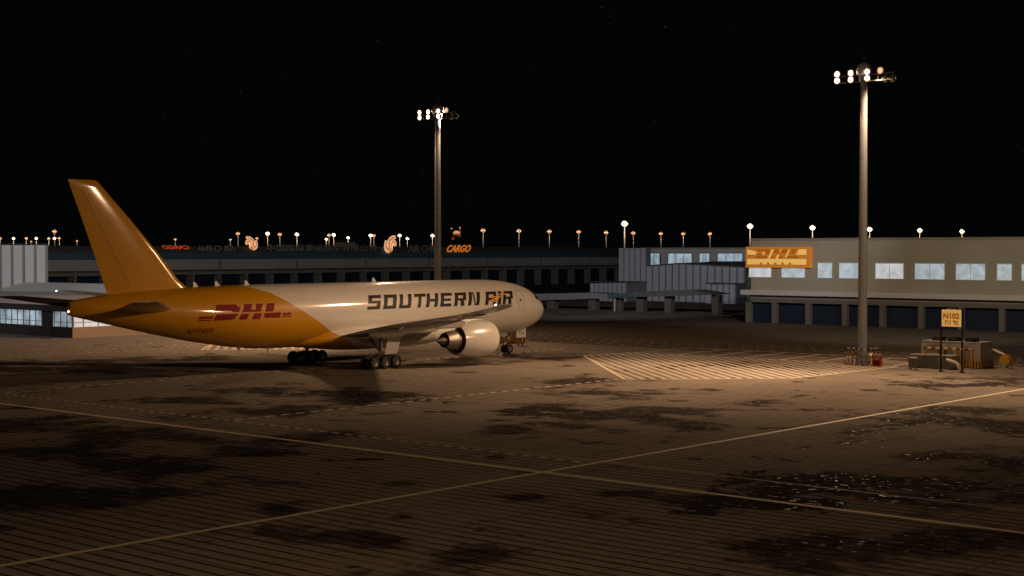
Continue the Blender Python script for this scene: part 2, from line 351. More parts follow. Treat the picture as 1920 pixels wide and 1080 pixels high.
def hatch(shift, mirror=1):
    out = [(-3.8,9.6),(-25.2,31.3),(-24.1,32.7),(-14.2,42.1),(-9.9,42.5),(4.6,43.2),(5.6,34),(4.4,10.4)]
    P = [(a, shift + b*mirror) for a, b in out]
    for i in range(len(P)):
        p, q = P[i], P[(i+1) % len(P)]; strip(mkb, p[0], p[1], q[0], q[1], .26, .009)
    # diagonal bars: clip lines of direction (-21.3, 24.3) with the outline
    d = Vector((-21.9, 25.3)).normalized(); nn = Vector((-d.y, d.x))
    def inside_span(c):
        ts = []
        for i in range(len(out)):
            p = Vector(out[i]); q = Vector(out[(i+1) % len(out)]); e = q-p; den = e.dot(nn)
            if abs(den) < 1e-6: continue
            u_ = (c - p.dot(nn))/den
            if 0 <= u_ < 1: ts.append((p+e*u_).dot(d))
        return sorted(ts)
    c0 = min(Vector(p).dot(nn) for p in out); c1 = max(Vector(p).dot(nn) for p in out); c = c0+.6
    while c < c1:
        ts = inside_span(c)
        for k in range(0, len(ts)-1, 2):
            if ts[k+1]-ts[k] > .8:
                p = d*(ts[k]+.2)+nn*c; q = d*(ts[k+1]-.2)+nn*c; strip(mk, p.x, shift+p.y*mirror, q.x, shift+q.y*mirror, .42)
        c += 1.0
hatch(0)
hatch(-62.5)
hatch(62.5)
for sh in (0, -62.5, 62.5):   # equipment boxes beyond the hatching
    strip(mkb, 15.9, 10.6+sh, 15.9, 44.3+sh, .26); strip(mkb, 5.3, 10.6+sh, 15.7, 10.6+sh, .24)
    for b in (15.8, 20, 24.3, 28.8, 33.2, 37.6, 42): strip(mkb, 5.5, b+.3+sh, 15.6, b-.6+sh, .3)
strip(mkb, -9.6, 2.6, -6.7, 7.2, .3); strip(mkb, -8.1, .9, -9.7, 2.4, .3); strip(mkb, -8.6, -2.6, -8.6, .2, .25); strip(mkb, -10.6, 1.2, -8.4, 4.4, .2)
for mb, m, nm in ((mk, M['marking'], 'apron_markings'), (mk2, M['marking2'], 'faint_apron_markings'), (mkb, M['markingb'], 'stand_markings')):
    tag(mb.build(nm, m, None, loc=G(0,0), rz=RB), kind='structure')

# ------------------------------------------------------------------ text
def text_mesh(s, size=1.0, shear=0.0, extrude=0.0, mirror=False, align='LEFT', bold=0.0):
    cu = bpy.data.curves.new('txt', 'FONT'); cu.body = s; cu.size = size; cu.shear = shear; cu.extrude = extrude; cu.align_x = align; cu.resolution_u = 3; cu.offset = bold
    o = bpy.data.objects.new('txt', cu); col.objects.link(o); bpy.context.view_layer.update()
    dg = bpy.context.evaluated_depsgraph_get(); me = bpy.data.meshes.new_from_object(o.evaluated_get(dg), depsgraph=dg)
    vs_ = [v.co.copy() for v in me.vertices]; fs = [tuple(p.vertices) for p in me.polygons]
    bpy.data.objects.remove(o); bpy.data.curves.remove(cu); bpy.data.meshes.remove(me)
    if not vs_: return [], [], 0, 0
    x0 = min(v.x for v in vs_); x1 = max(v.x for v in vs_); y0 = min(v.y for v in vs_); y1 = max(v.y for v in vs_)
    out = [(((x1-v.x) if mirror else (v.x-x0)), v.y-y0, v.z) for v in vs_]
    return out, fs, x1-x0, y1-y0

# ------------------------------------------------------------------ AIRLINER (x forward from the nose, y to port)
air = empty('cargo_airliner', G(0,0), math.atan2(cY, sY),
            'white twin-engined cargo airliner with yellow tail and dark slanted lettering', 'airliner')
ST = [(0,4.87,4.79,.04),(-.06,5.17,4.5,.34),(-.25,5.5,4.2,.68),(-.7,5.95,3.78,1.12),(-1.4,6.42,3.38,1.58),(-2.3,6.98,3.02,2.02),(-3.3,7.45,2.76,2.38),
      (-4.5,7.82,2.55,2.68),(-6,8.12,2.4,2.9),(-8,8.36,2.3,3.05),(-10.5,8.48,2.25,3.1),(-14,8.5,2.25,3.1),(-40,8.5,2.25,3.1),(-42.5,8.49,2.32,3.09),
      (-46,8.46,2.68,3.0),(-50,8.38,3.32,2.72),(-54,8.22,4.12,2.22),(-57.5,8.0,4.9,1.65),(-60.5,7.7,5.6,1.05),(-62.2,7.48,5.98,.6),(-62.85,7.3,6.15,.3)]
SS = [math.sqrt(-s_[0]) for s_ in ST]
def hsec(x):
    q = math.sqrt(max(0, -x)); k = 0
    while k < len(SS)-2 and q > SS[k+1]: k += 1
    h = SS[k+1]-SS[k]; t = min(1, max(0, (q-SS[k])/h)); out = []
    for c in (1,2,3):
        y0, y1 = ST[k][c], ST[k+1][c]
        def sl(i):
            if i <= 0 or i >= len(ST)-1:
                j = 0 if i <= 0 else len(ST)-2; return (ST[j+1][c]-ST[j][c])/(SS[j+1]-SS[j])
            a = (ST[i][c]-ST[i-1][c])/(SS[i]-SS[i-1]); b = (ST[i+1][c]-ST[i][c])/(SS[i+1]-SS[i])
            return 0 if a*b <= 0 else 2*a*b/(a+b)
        m0, m1 = sl(k), sl(k+1)
        out.append((2*t**3-3*t**2+1)*y0+(t**3-2*t**2+t)*h*m0+(-2*t**3+3*t**2)*y1+(t**3-t**2)*h*m1)
    return out
def fsurf(x, z, side=-1, off=.02):
    zt, zb, ry = hsec(x); zc = (zt+zb)/2; rz_ = (zt-zb)/2; t = max(-.999, min(.999, (z-zc)/rz_))
    cs = math.sqrt(1-t*t); nr = Vector((0, cs/ry, t/rz_)).normalized()
    return (x, side*(ry*cs + off*nr.y), z + off*nr.z)
fz = MB(); rg = []
xs = [0,-.02,-.06,-.14,-.25,-.4,-.6,-.85,-1.15,-1.5,-1.9,-2.4,-3,-3.6,-4.3,-5,-6,-7,-8,-9.2,-10.5,-12] + [-14-2*i for i in range(14)] + [-41.5,-43,-44.5,-46,-47.5,-49,-50.5,-52,-53.5,-55,-56.5,-58,-59.5,-61,-62.2,-62.6,-62.85]
for x in xs:
    zt, zb, ry = hsec(x); zc = (zt+zb)/2; rz_ = (zt-zb)/2
    rg.append([(x, ry*math.cos(2*math.pi*i/72), zc+rz_*math.sin(2*math.pi*i/72)) for i in range(72)])
fz.rings(rg); fus = fz.build('fuselage', M['fuselage'], air, smooth=True)

def grid_quad(mb, q, fn, nu=6, nv=3, mi=0):      # q: four (x,z) corners: BL, BR, TR, TL; fn maps to surface
    n0 = []
    for j in range(nv+1):
        for i in range(nu+1):
            s_, t_ = i/nu, j/nv
            x = (1-s_)*(1-t_)*q[0][0]+s_*(1-t_)*q[1][0]+s_*t_*q[2][0]+(1-s_)*t_*q[3][0]
            z = (1-s_)*(1-t_)*q[0][1]+s_*(1-t_)*q[1][1]+s_*t_*q[2][1]+(1-s_)*t_*q[3][1]
            n0.append(fn(x, z))
    mb.add(n0, [(j*(nu+1)+i, j*(nu+1)+i+1, (j+1)*(nu+1)+i+1, (j+1)*(nu+1)+i) for j in range(nv) for i in range(nu)], mi)
R4 = lambda x0,x1,z0,z1: [(x0,z0),(x1,z0),(x1,z1),(x0,z1)]
T = .29; Hh = .22
GL = {
 'S': [R4(0,1,0,Hh), R4(1-T,1,Hh,.42), R4(0,1,.42,.60), R4(0,T,.60,1-Hh), R4(0,1,1-Hh,1)],
 'O': [R4(0,1,0,Hh), R4(0,T,Hh,1-Hh), R4(1-T,1,Hh,1-Hh), R4(0,1,1-Hh,1)],
 'U': [R4(0,1,0,Hh), R4(0,T,Hh,1), R4(1-T,1,Hh,1)],
 'T': [R4(0,1,1-Hh,1), R4(.37,.63,0,1-Hh)],
 'H': [R4(0,T,0,1), R4(1-T,1,0,1), R4(T,1-T,.40,.60)],
 'E': [R4(0,T,0,1), R4(T,1,0,Hh), R4(T,.92,.41,.59), R4(T,1,1-Hh,1)],
 'R': [R4(0,T,0,1), R4(T,1,1-Hh,1), R4(1-T,1,.58,1-Hh), R4(T,1,.40,.58), [(.60,0),(.92,0),(.80,.40),(.50,.40)]],
 'N': [R4(0,T,0,1), R4(1-T,1,0,1), [(1-T-.12,0),(1-T,0),(T+.12,1),(T,1)]],
 'A': [R4(0,T,0,1-Hh), R4(0,1,1-Hh,1), R4(1-T,1,0,1-Hh), R4(T,1-T,.34,.52)],
 'I': [R4(.1,.9,0,.72), R4(.1,.9,.80,1)]}
LET = [('S',-30.5,-28.75),('O',-28.3,-26.5),('U',-26.05,-24.35),('T',-23.95,-22.25),('H',-22.1,-20.35),('E',-19.95,-18.25),('R',-17.8,-16.0),('N',-15.6,-13.8),
       ('A',-12.85,-11.1),('I',-10.85,-10.2),('R',-9.95,-8.25)]
for sd in (-1,1):
    mb = MB()
    for ch, xa, xb in LET:
        for q in GL[ch]:
            def F1(p):
                t = p[0] if sd < 0 else 1-p[0] if False else p[0]
                if sd < 0: x = xa+(xb-xa)*p[0] + .68*p[1] - .2
                else: x = (-38.7-(xa+(xb-xa)*p[0])) - .68*p[1] + .2
                return (x, 5.78+1.42*p[1])
            grid_quad(mb, [F1(p) for p in q], lambda x,z: fsurf(x,z,sd), 5, 4)
    mb.build('airline_lettering', M['lettering'], fus)
# gold bird swoosh across the A of the title
mb = MB()
for q in ([(-12.3,6.22),(-10.9,6.28),(-9.9,6.75),(-10.6,6.62)], [(-10.35,6.6),(-9.7,6.75),(-9.15,7.3),(-9.45,7.2)], [(-12.4,6.05),(-11.3,6.08),(-11.0,6.2),(-12.1,6.17)], [(-9.9,6.78),(-8.75,6.86),(-8.8,6.95),(-9.7,6.9)],
          [(-12.0,6.55),(-10.9,6.55),(-10.9,6.66),(-11.9,6.7)]):
    grid_quad(mb, q, lambda x,z: fsurf(x,z,-1,.035), 4, 2)
mb.build('bird_emblem', M['gold'], fus)
# red parcel-company logo on the tail
DHL = [  # unit: x 0..1 across the whole logo, y 0..1
 [(.175,.62),(.335,.62),(.335,1),(.195,1)], [(.335,.62),(.355,.72),(.40,1),(.335,1)] , [(.355,.50),(.415,.50),(.435,.80),(.385,.98)], [(.335,.62),(.355,.50),(.385,.98),(.345,.72)],
 [(.15,0),(.31,0),(.345,.40),(.185,.40)], [(.31,0),(.365,.06),(.405,.40),(.345,.40)],
 [(.445,.48),(.60,.48),(.612,.62),(.465,.62)], [(.465,.62),(.545,.62),(.575,1),(.485,1)], [(.60,.62),(.655,.66),(.695,1),(.615,1)], [(.60,.48),(.655,.48),(.66,.66),(.60,.62)],
 [(.41,0),(.495,0),(.52,.38),(.44,.38)], [(.55,0),(.635,0),(.66,.38),(.575,.38)],
 [(.70,.46),(.79,.46),(.825,1),(.735,1)],
 [(.685,.06),(.86,.04),(.875,.38),(.69,.38)],
 [(0,0),(.13,0),(.135,.07),(.004,.07)], [(.006,.13),(.142,.13),(.155,.29),(.012,.29)],
 [(.88,.06),(.99,.06),(.99,.13),(.885,.13)], [(.888,.19),(.99,.19),(.992,.34),(.893,.34)]]
for sd in (-1,1):
    mb = MB()
    for q in DHL:
        def F2(p):
            x = -51.2+10.65*p[0]
            if sd > 0: x = -91.9-x
            return (x, 5.33+1.42*p[1])
        grid_quad(mb, [F2(p) for p in q], lambda x,z: fsurf(x,z,sd), 4, 4)
    mb.build('logo_lettering', M['red'], fus)
vs_, fs, tw, th = text_mesh('N774SA', .62, .2)
MB().add([fsurf(-51.9+v[0]*2.6/tw, 4.15+.05*v[0]+v[1]*.46/th, -1, .03) for v in vs_], fs).build('registration_lettering', M['red'], fus)
# cockpit panes and doors
def outline(mb, pts, wd, fn):
    for i in range(len(pts)):
        p = Vector(pts[i]); q = Vector(pts[(i+1) % len(pts)]); d = (q-p).normalized(); nn = Vector((-d.y, d.x))*wd/2
        grid_quad(mb, [tuple(p-nn), tuple(q-nn), tuple(q+nn), tuple(p+nn)], fn, 1 if (q-p).length < .6 else 8, 1)
for sd in (-1,1):
    for q in ([(-2.0,6.02),(-1.42,5.94),(-1.72,6.52),(-2.18,6.72)], [(-2.62,6.12),(-2.07,6.04),(-2.25,6.74),(-2.66,6.84)], [(-3.2,6.2),(-2.70,6.14),(-2.73,6.84),(-3.05,6.82)]):
        mb = MB(); grid_quad(mb, q, lambda x,z: fsurf(x,z,sd,.015), 4, 4); mb.build('cockpit_window', M['glass'], fus)
    for xa, xb in ((-7.35,-6.1),):
        mb = MB(); outline(mb, [(xa+.12,5.05),(xb-.12,5.05),(xb,5.2),(xb,7.05),(xb-.12,7.2),(xa+.12,7.2),(xa,7.05),(xa,5.2)], .05, lambda x,z: fsurf(x,z,sd,.015))
        dr = mb.build('crew_door', M['seam'], fus)
        mb = MB(); grid_quad(mb, R4(-6.95,-6.78,6.0,6.35), lambda x,z: fsurf(x,z,sd,.02), 1, 2); grid_quad(mb, R4(-6.68,-6.6,6.05,6.2), lambda x,z: fsurf(x,z,sd,.02), 1, 2); mb.build('door_handle', M['lettering'], fus)
for x, h in ((-26.8,.42),(-43.5,.38),(-47.0,.4),(-49.5,.4)):
    mb = MB(); zt = hsec(x)[0]; mb.rings([[(x-.3,-.05,zt-.03),(x+.3,-.05,zt-.03),(x+.3,.05,zt-.03),(x-.3,.05,zt-.03)],[(x-.28,-.02,zt+h),(x-.05,-.02,zt+h),(x-.05,.02,zt+h),(x-.28,.02,zt+h)]]); mb.build('blade_antenna', M['white'], fus)
for x in (-41,-44.5):
    mb = MB(); zb = hsec(x)[1]; mb.box(x-.15,x+.15,-.03,.03,zb-.45,zb+.05); mb.build('belly_antenna', M['white'], fus)
mb = MB(); mb.tube((-62.83,0,6.5),(-62.93,0,6.5),.07,.06,12); mb.build('tail_light', M['navlight'], fus)

# belly fairing
mb = MB(); rg = []
for x, wz, zc, hz in ((-17.2,2.3,3.3,.75),(-18.2,3.0,3.15,1.05),(-20,3.4,3.1,1.3),(-23,3.62,3.05,1.45),(-30,3.65,3.05,1.45),(-33,3.45,3.1,1.35),(-35.5,2.9,3.05,1.05),(-37.5,2.1,2.9,.7),(-39,1.2,2.75,.4)):
    rg.append([(x, wz*math.copysign(abs(math.cos(t))**.8, math.cos(t)), zc+hz*math.copysign(abs(math.sin(t))**.8, math.sin(t))) for t in [2*math.pi*i/40 for i in range(40)]])
mb.rings(rg); mb.build('belly_fairing', M['fuselage'], air, smooth=True)

# aerofoil sections
def foil(xle, xte, th_, n=12):
    c = xle-xte; up = []; lo = []
    for i in range(n+1):
        t = .5*(1-math.cos(math.pi*i/n)); y = 5*th_*(.2969*math.sqrt(t)-.126*t-.3516*t*t+.2843*t**3-.1036*t**4)
        up.append((xle-c*t, c*y*1.15)); lo.append((xle-c*t, -c*y*.8))
    return up[::-1] + lo[1:-1]
WS = [(1.5,-19.6,-34.2,3.1,.12,0),(3.3,-21.2,-34.2,3.35,.115,0),(6.5,-23.5,-33.6,4.05,.10,0),(10,-26.0,-33.7,4.62,.09,0),(14,-28.6,-34.9,5.05,.085,0),(20,-32.7,-37.5,5.72,.08,0),
      (26,-36.7,-40.2,6.42,.075,0),(30,-39.4,-42.1,6.98,.07,0),(31.4,-40.8,-42.9,7.18,.065,0),(32.3,-42.3,-43.9,7.32,.06,0)]
for sd in (-1,1):
    mb = MB(); mb.rings([[(p[0], sd*y, z+p[1]) for p in foil(xl, xt, t_)] for (y,xl,xt,z,t_,_) in WS])
    wg = mb.build('wing', M['wing'], air, smooth=True)
    def wz(y, f=.5):
        for k in range(len(WS)-1):
            if WS[k][0] <= y <= WS[k+1][0]:
                t = (y-WS[k][0])/(WS[k+1][0]-WS[k][0]); return [WS[k][i]*(1-t)+WS[k+1][i]*t for i in range(4)]
    for y, x0, x1, zc, r in ((7.5,-29.3,-34.7,3.60,.40),(13,-30.6,-36.0,4.30,.39),(19,-33.0,-38.2,4.98,.36),(25,-36.6,-41.0,6.0,.2)):
        mb = MB(); pr = [(0,.05),(.06,.55),(.16,.9),(.4,1.0),(.75,.98),(.9,.7),(.97,.35),(1,.04)]
        rg = []
        for t, q in pr:
            x = x0+(x1-x0)*t; rg.append([(x, sd*y+.7*r*q*math.cos(a), zc+r*q*math.sin(a)) for a in [2*math.pi*i/20 for i in range(20)]])
        mb.rings(rg); mb.build('flap_track_fairing', M['white'], wg, smooth=True)
    mb = MB(); mb.tube((-43.85,sd*32.2,7.32),(-43.95,sd*32.2,7.32),.06,.06,8); mb.build('wingtip_light', M['navlight'], wg)
    mb = MB(); mb.add([(-33.6,sd*3.4,3.42),(-34.3,sd*9.8,4.33),(-34.35,sd*9.8,4.27),(-34.55,sd*3.4,3.25)], [(0,1,2,3)])
    mb.box(-34.5,-33.2,min(sd*3.4,sd*6.4),max(sd*3.4,sd*6.4),3.15,3.3); mb.build('flap', M['wing'], wg)
    # engine
    e = (0, sd*9.6, 2.74); cq = lambda pr: [(-24.7+(x+24.7)*.70 if x > -24.7 else x, r_) for x, r_ in pr]
    eng = empty('engine'); eng.parent = air
    mb = MB(); mb.lathe(cq([(-17.9,1.45),(-17.72,1.52),(-17.62,1.62),(-17.72,1.74),(-18.1,1.85),(-19,1.93),(-20.4,1.96),(-22,1.9),(-23.4,1.75),(-24.7,1.52),(-24.72,1.46),(-24.2,1.42),(-23,1.4),(-20,1.4),(-17.9,1.45)]), e, n=56)
    mb.build('cowl', M['cowl'], eng, smooth=True)
    mb = MB(); mb.lathe(cq([(-17.86,1.47),(-17.69,1.53),(-17.60,1.62),(-17.69,1.75),(-18.0,1.85)]), e, n=56); mb.build('inlet_lip', M['metal'], eng, smooth=True)
    mb = MB(); mb.lathe([(-20.4,.02),(-20.7,.25),(-21.1,.38),(-21.2,1.39),(-21.3,1.39),(-21.3,.02)], e, n=40); mb.build('fan', M['dark_metal'], eng, smooth=True)
    mb = MB(); mb.lathe([(-22.5,1.2),(-24.4,1.13),(-25.4,.98),(-26.3,.76),(-26.32,.70),(-25.6,.72),(-24.6,.6)], e, n=48); mb.build('core_cowl', M['metal'], eng, smooth=True)
    mb = MB(); mb.lathe([(-25.2,.56),(-26.2,.54),(-26.9,.34),(-27.6,.05),(-27.62,.01)], e, n=32); mb.build('exhaust_cone', M['dark_metal'], eng, smooth=True)
    mb = MB(); mb.rings([[(x, e[1]+sg*wd*s_, z) for sg, s_, z in ((-1,1,zl),(1,1,zl),(1,.8,zh),(-1,.8,zh))] for x, wd, zl, zh in
              ((-20.4,.05,4.45,4.66),(-21.8,.22,4.3,4.75),(-24,.27,3.9,4.85),(-26.5,.27,3.6,4.8),(-29.5,.22,3.75,4.6),(-32.0,.06,4.1,4.45))]); mb.build('pylon', M['white'], eng, smooth=True)
    # stabiliser
    mb = MB(); SB = [(.8,-53.0,-59.4,6.45,.10),(2.0,-53.6,-59.9,6.52,.10),(6,-57.1,-61.6,6.98,.09),(10.2,-60.9,-63.5,7.5,.08),(10.7,-61.9,-63.7,7.56,.06)]
    mb.rings([[(p[0], sd*y, z+p[1]) for p in foil(xl,xt,t_)] for y,xl,xt,z,t_ in SB]); mb.build('tailplane', M['wing'], air, smooth=True)
# fin
mb = MB(); FS = [(7.2,-48.7,-58.6,.11),(8.3,-50.4,-59.15,.12),(9.0,-51.4,-59.4,.12),(11.3,-53.45,-60.25,.112),(12.7,-54.83,-60.8,.098),(14.5,-56.6,-61.5,.09),(17.2,-59.35,-62.6,.085),(17.72,-59.9,-62.8,.07),(17.85,-60.25,-62.85,.03)]
mb.rings([[(p[0], p[1]*.95, z) for p in foil(xl,xt,t_)] for z,xl,xt,t_ in FS]); fin = mb.build('fin', M['tailyellow'], air, smooth=True)
mb = MB()
for sg in (-1,1):
    pts = []
    for z,xl,xt,t_ in ((8.6,-50.8,-59.25,.12),(12.7,-54.83,-60.8,.10),(17.0,-59.1,-62.5,.087)):
        c = xl-xt; x = xl-c*.70; y = 5*t_*c*(.2969*math.sqrt(.7)-.126*.7-.3516*.49+.2843*.343-.1036*.2401)*.95*1.15+.012; pts += [(x+.025,sg*y,z),(x-.025,sg*y*.99,z)]
    mb.add(pts, [(0,1,3,2),(2,3,5,4)])
mb.build('rudder_joint', M['seam'], fin)

# landing gear
def wheel(parent, x, y, r, wd):
    prof = [(-wd/2,r*.52),(-wd/2*.96,r*.80),(-wd/2*.78,r*.94),(-wd/2*.4,r),(wd/2*.4,r),(wd/2*.78,r*.94),(wd/2*.96,r*.80),(wd/2,r*.52),(wd*.1,r*.5),(-wd*.1,r*.5),(-wd/2,r*.52)]
    t = MB().lathe(prof, (x,y,r), 'y', 28).build('tyre', M['tyre'], parent, smooth=True)
    MB().lathe([(-wd*.42,.02),(-wd*.42,r*.2),(-wd*.30,r*.3),(-wd*.36,r*.5),(-wd*.2,r*.53),(wd*.2,r*.53),(wd*.36,r*.5),(wd*.30,r*.3),(wd*.42,r*.2),(wd*.42,.02)], (x,y,r), 'y', 20).build('wheel_hub', M['hub'], parent, smooth=True)
for sd in (-1,1):
    lg = empty('main_landing_gear'); lg.parent = air; gx, gy = -31.1, sd*5.5
    mb = MB(); mb.tube((gx,gy,3.5),(gx,gy,1.7),.2,.2,14); mb.tube((gx,gy,1.7),(gx,gy,.75),.13,.13,12); mb.tube((gx-1.7,gy,.66),(gx+1.7,gy,.68),.13,.13,10)
    for dx in (-1.47,0,1.47): mb.tube((gx+dx,gy-.75,.66),(gx+dx,gy+.75,.66),.08,.08,8)
    mb.build('strut', M['metal'], lg, smooth=True)
    mb = MB(); mb.tube((gx-.05,gy,1.55),(gx-1.5,gy+sd*-.3,3.2),.09,.09,8); mb.tube((gx,gy,1.6),(gx+.4,gy-sd*2.2,3.1),.09,.09,8); mb.tube((gx-.1,gy,1.5),(gx-.75,gy,.85),.05,.05,8); mb.tube((gx-.75,gy,.85),(gx-.1,gy,.8),.05,.05,8); mb.build('side_brace', M['dark_metal'], lg)
    mb = MB(); mb.add([(gx+.45,gy+sd*.55,3.25),(gx+2.3,gy+sd*.55,3.25),(gx+1.75,gy+sd*.5,1.45),(gx+.05,gy+sd*.5,1.42),(gx+.45,gy+sd*.48,3.25),(gx+2.3,gy+sd*.48,3.25),(gx+1.75,gy+sd*.43,1.45),(gx+.05,gy+sd*.43,1.42)],
                      [(0,1,2,3),(7,6,5,4),(0,4,5,1),(1,5,6,2),(2,6,7,3),(3,7,4,0)]); mb.build('gear_door', M['white'], lg)
    for dx in (-1.47,0,1.47):
        for dy in (-.56,.56): wheel(lg, gx+dx, gy+dy, .66, .5)
lg = empty('nose_landing_gear'); lg.parent = air
mb = MB(); mb.tube((-5.9,0,2.9),(-5.9,0,1.3),.15,.15,12); mb.tube((-5.9,0,1.3),(-5.9,0,.5),.10,.10,12); mb.tube((-5.9,-.5,.53),(-5.9,.5,.53),.07,.07,8)
mb.tube((-5.85,0,1.45),(-4.6,0,2.8),.07,.07,8); mb.tube((-6.0,0,1.35),(-6.35,0,.95),.04,.04,6); mb.tube((-6.35,0,.95),(-5.95,0,.6),.04,.04,6); mb.build('strut', M['metal'], lg, smooth=True)
for y in (-.38,.38): wheel(lg, -5.9, y, .53, .38)
for sd in (-1,1):
    mb = MB(); mb.box(-5.0,-3.35,min(sd*.62,sd*.67),max(sd*.62,sd*.67),1.75,3.0); gd = mb.build('gear_door', M['white'], lg)
    vs_, fs, tw, th = text_mesh('774', .5, 0)
    MB().add([((-4.65+v[0]*.95/tw) if sd < 0 else (-3.7-v[0]*.95/tw), sd*.685, 2.0+v[1]*.42/th) for v in vs_], fs).build('door_number', M['lettering'], gd)
mb = MB(); mb.box(-7.6,-6.4,-.45,-.4,2.0,2.6); mb.box(-7.6,-6.4,.4,.45,2.0,2.6); mb.build('aft_gear_door', M['white'], lg)

# ------------------------------------------------------------------ floodlight masts near the aircraft, and unseen ones added for light
MH = 29.5
def near_mast(a, b, label, targets, rear=None, pf=1.0):
    r = empty('floodlight_mast', G(a,b), RB, label, 'floodlight mast', 'tall floodlight masts along the parking stands')
    mb = MB(); mb.tube((0,0,0),(0,0,.12),.85,.85,24); mb.tube((0,0,.12),(0,0,MH-.4),.50,.33,24); mb.build('pole', M['pole'], r, smooth=True)
    mb = MB()
    for k in range(8):
        t = math.pi*k/4; mb.prism([(.45,.12),(.78,.12),(.5,.9),(.45,.9)], 'y', -.02, .02)
        n8 = 8; base = len(mb.v)-n8
        for i in range(base, len(mb.v)):
            x,y,z = mb.v[i]; mb.v[i] = (x*math.cos(t)-y*math.sin(t), x*math.sin(t)+y*math.cos(t), z)
    mb.build('base_gusset', M['pole'], r)
    mb = MB(); mb.lathe([(0,.72),(.18,.82),(.6,.80),(.95,.62),(1.2,.32),(1.28,.05)], (0,0,MH+.1), 'z', 24, caps=True); mb.build('hood', M['hood'], r, smooth=True)
    mb = MB(); mb.tube((0,0,MH+1.3),(0,0,MH+2.4),.035,.02,6); mb.build('lightning_rod', M['pole'], r)
    mb = MB(); mb.box(-3.3,3.3,-.12,.0,MH+.02,MH+.18); mb.box(-3.3,3.3,-.12,0,MH-.62,MH-.5); mb.tube((0,0,MH-.6),(0,0,MH+.1),.55,.55,20)
    for x in (-3.2,-1.6,1.6,3.2): mb.box(x-.05,x+.05,-.1,-.02,MH-.5,MH+.02)
    mb.build('lamp_frame', M['housing'], r)
    def lamp(x, z, face, dim=False):
        y0, y1 = (-.55,-.16) if face < 0 else (.06,.45)
        mb = MB(); mb.rings([[(x-.22,y1 if face<0 else y0,z-.2),(x+.22,y1 if face<0 else y0,z-.2),(x+.22,y1 if face<0 else y0,z+.2),(x-.22,y1 if face<0 else y0,z+.2)],
                             [(x-.31,y0 if face<0 else y1,z-.31),(x+.31,y0 if face<0 else y1,z-.31),(x+.31,(y0 if face<0 else y1)+.0,z+.31),(x-.31,(y0 if face<0 else y1),z+.31)]])
        h = mb.build('lamp_housing', M['housing'], r)
        mb = MB(); yy = (y0-.03) if face < 0 else (y1+.03); mb.lathe([(0,.22),(0,.21),(-.07 if face<0 else .07,.12),(-.09 if face<0 else .09,.01)], (x,yy,z), 'y', 18)
        mb.build('lamp_glass', M['lamp_dim'] if dim else M['lamp'], h, smooth=True)
        MB().lathe([(0,.34),(-.012 if face<0 else .012,.34),(-.012 if face<0 else .012,.225),(0,.225),(0,.34)], (x,yy+(.012 if face<0 else -.012),z), 'y', 20).build('halo_rim', M['halo'], h)  # glowing ring imitates the halo round the lamp
    for x in (-2.75,-1.2,.65):
        for z in (MH+.32, MH-.34): lamp(x, z, -1)
    lamp(2.1, MH+.34, -1, True); lamp(2.95, MH-.42, 1, True); lamp(2.1, MH-.42, 1, True)
    for i, (ta, tb, pw_, ang) in enumerate(targets):
        ld = bpy.data.lights.new('floodlight_beam', 'SPOT'); ld.energy = P_FRONT*pf*pw_; ld.color = WARM; ld.spot_size = math.radians(ang); ld.spot_blend = .85; ld.shadow_soft_size = .9
        lo = bpy.data.objects.new('floodlight_beam', ld); col.objects.link(lo); lo.parent = r; x = (-3.0,-1.45,.85,1.8)[i % 4]; lo.location = (x, -.95, MH-.1)
        tgt = Vector((tb-b-x, ta-a+.95, -MH)); lo.rotation_euler = tgt.to_track_quat('-Z','Y').to_euler()
    if targets:
        ld = bpy.data.lights.new('pole_wash', 'SPOT'); ld.energy = 3000; ld.color = WARM; ld.spot_size = math.radians(38); ld.spot_blend = .6; ld.shadow_soft_size = .2
        lo = bpy.data.objects.new('pole_wash', ld); col.objects.link(lo); lo.parent = r; lo.location = (-2.0, -.9, MH-.5)
        lo.rotation_euler = Vector((2.0,.9,-9.5)).to_track_quat('-Z','Y').to_euler()
    if rear:
        for (ta, tb, tz, pw_, ang, cl) in rear:
            ld = bpy.data.lights.new('rear_floodlight_beam', 'SPOT'); ld.energy = P_REAR*pw_; ld.color = cl; ld.spot_size = math.radians(ang); ld.spot_blend = .8; ld.shadow_soft_size = .4
            lo = bpy.data.objects.new('rear_floodlight_beam', ld); col.objects.link(lo); lo.parent = r; lo.location = (2.6, 1.0, MH-.3)
            lo.rotation_euler = Vector((tb-b-2.6, ta-a-1.0, tz-MH+.3)).to_track_quat('-Z','Y').to_euler()
    return r
near_mast(4.2, 39.5, 'tall grey floodlight mast in the striped cage by the stand number sign', [(-25,26,1.5,76),(-14,8,.6,70),(-20,50,.9,72),(4,47,.5,95)],
          [(24,14,0,.55,100,WARM),(76,10,9,1.9,60,(1,.86,.66)),(150,-85,7,3.2,35,COOL)])
near_mast(6.6, -23, 'tall grey floodlight mast rising behind the fuselage of the airliner', [(-22,-44,2.0,95),(-8,-14,.6,76)],
          [(26,-12,0,.5,100,WARM),(22,-42,0,.4,90,WARM),(70,-218,8,7.5,85,(1,.90,.78)),(150,-88,5,7,40,COOL)])
near_mast(4.2, 102, 'tall unseen floodlight mast added beyond the right edge of the frame', [(-34,18,2.0,60),(-38,45,.8,70)], [(76,40,9,2.4,70,(1,.88,.7))])  # unseen mast assumed next in the row, added for starboard and facade light

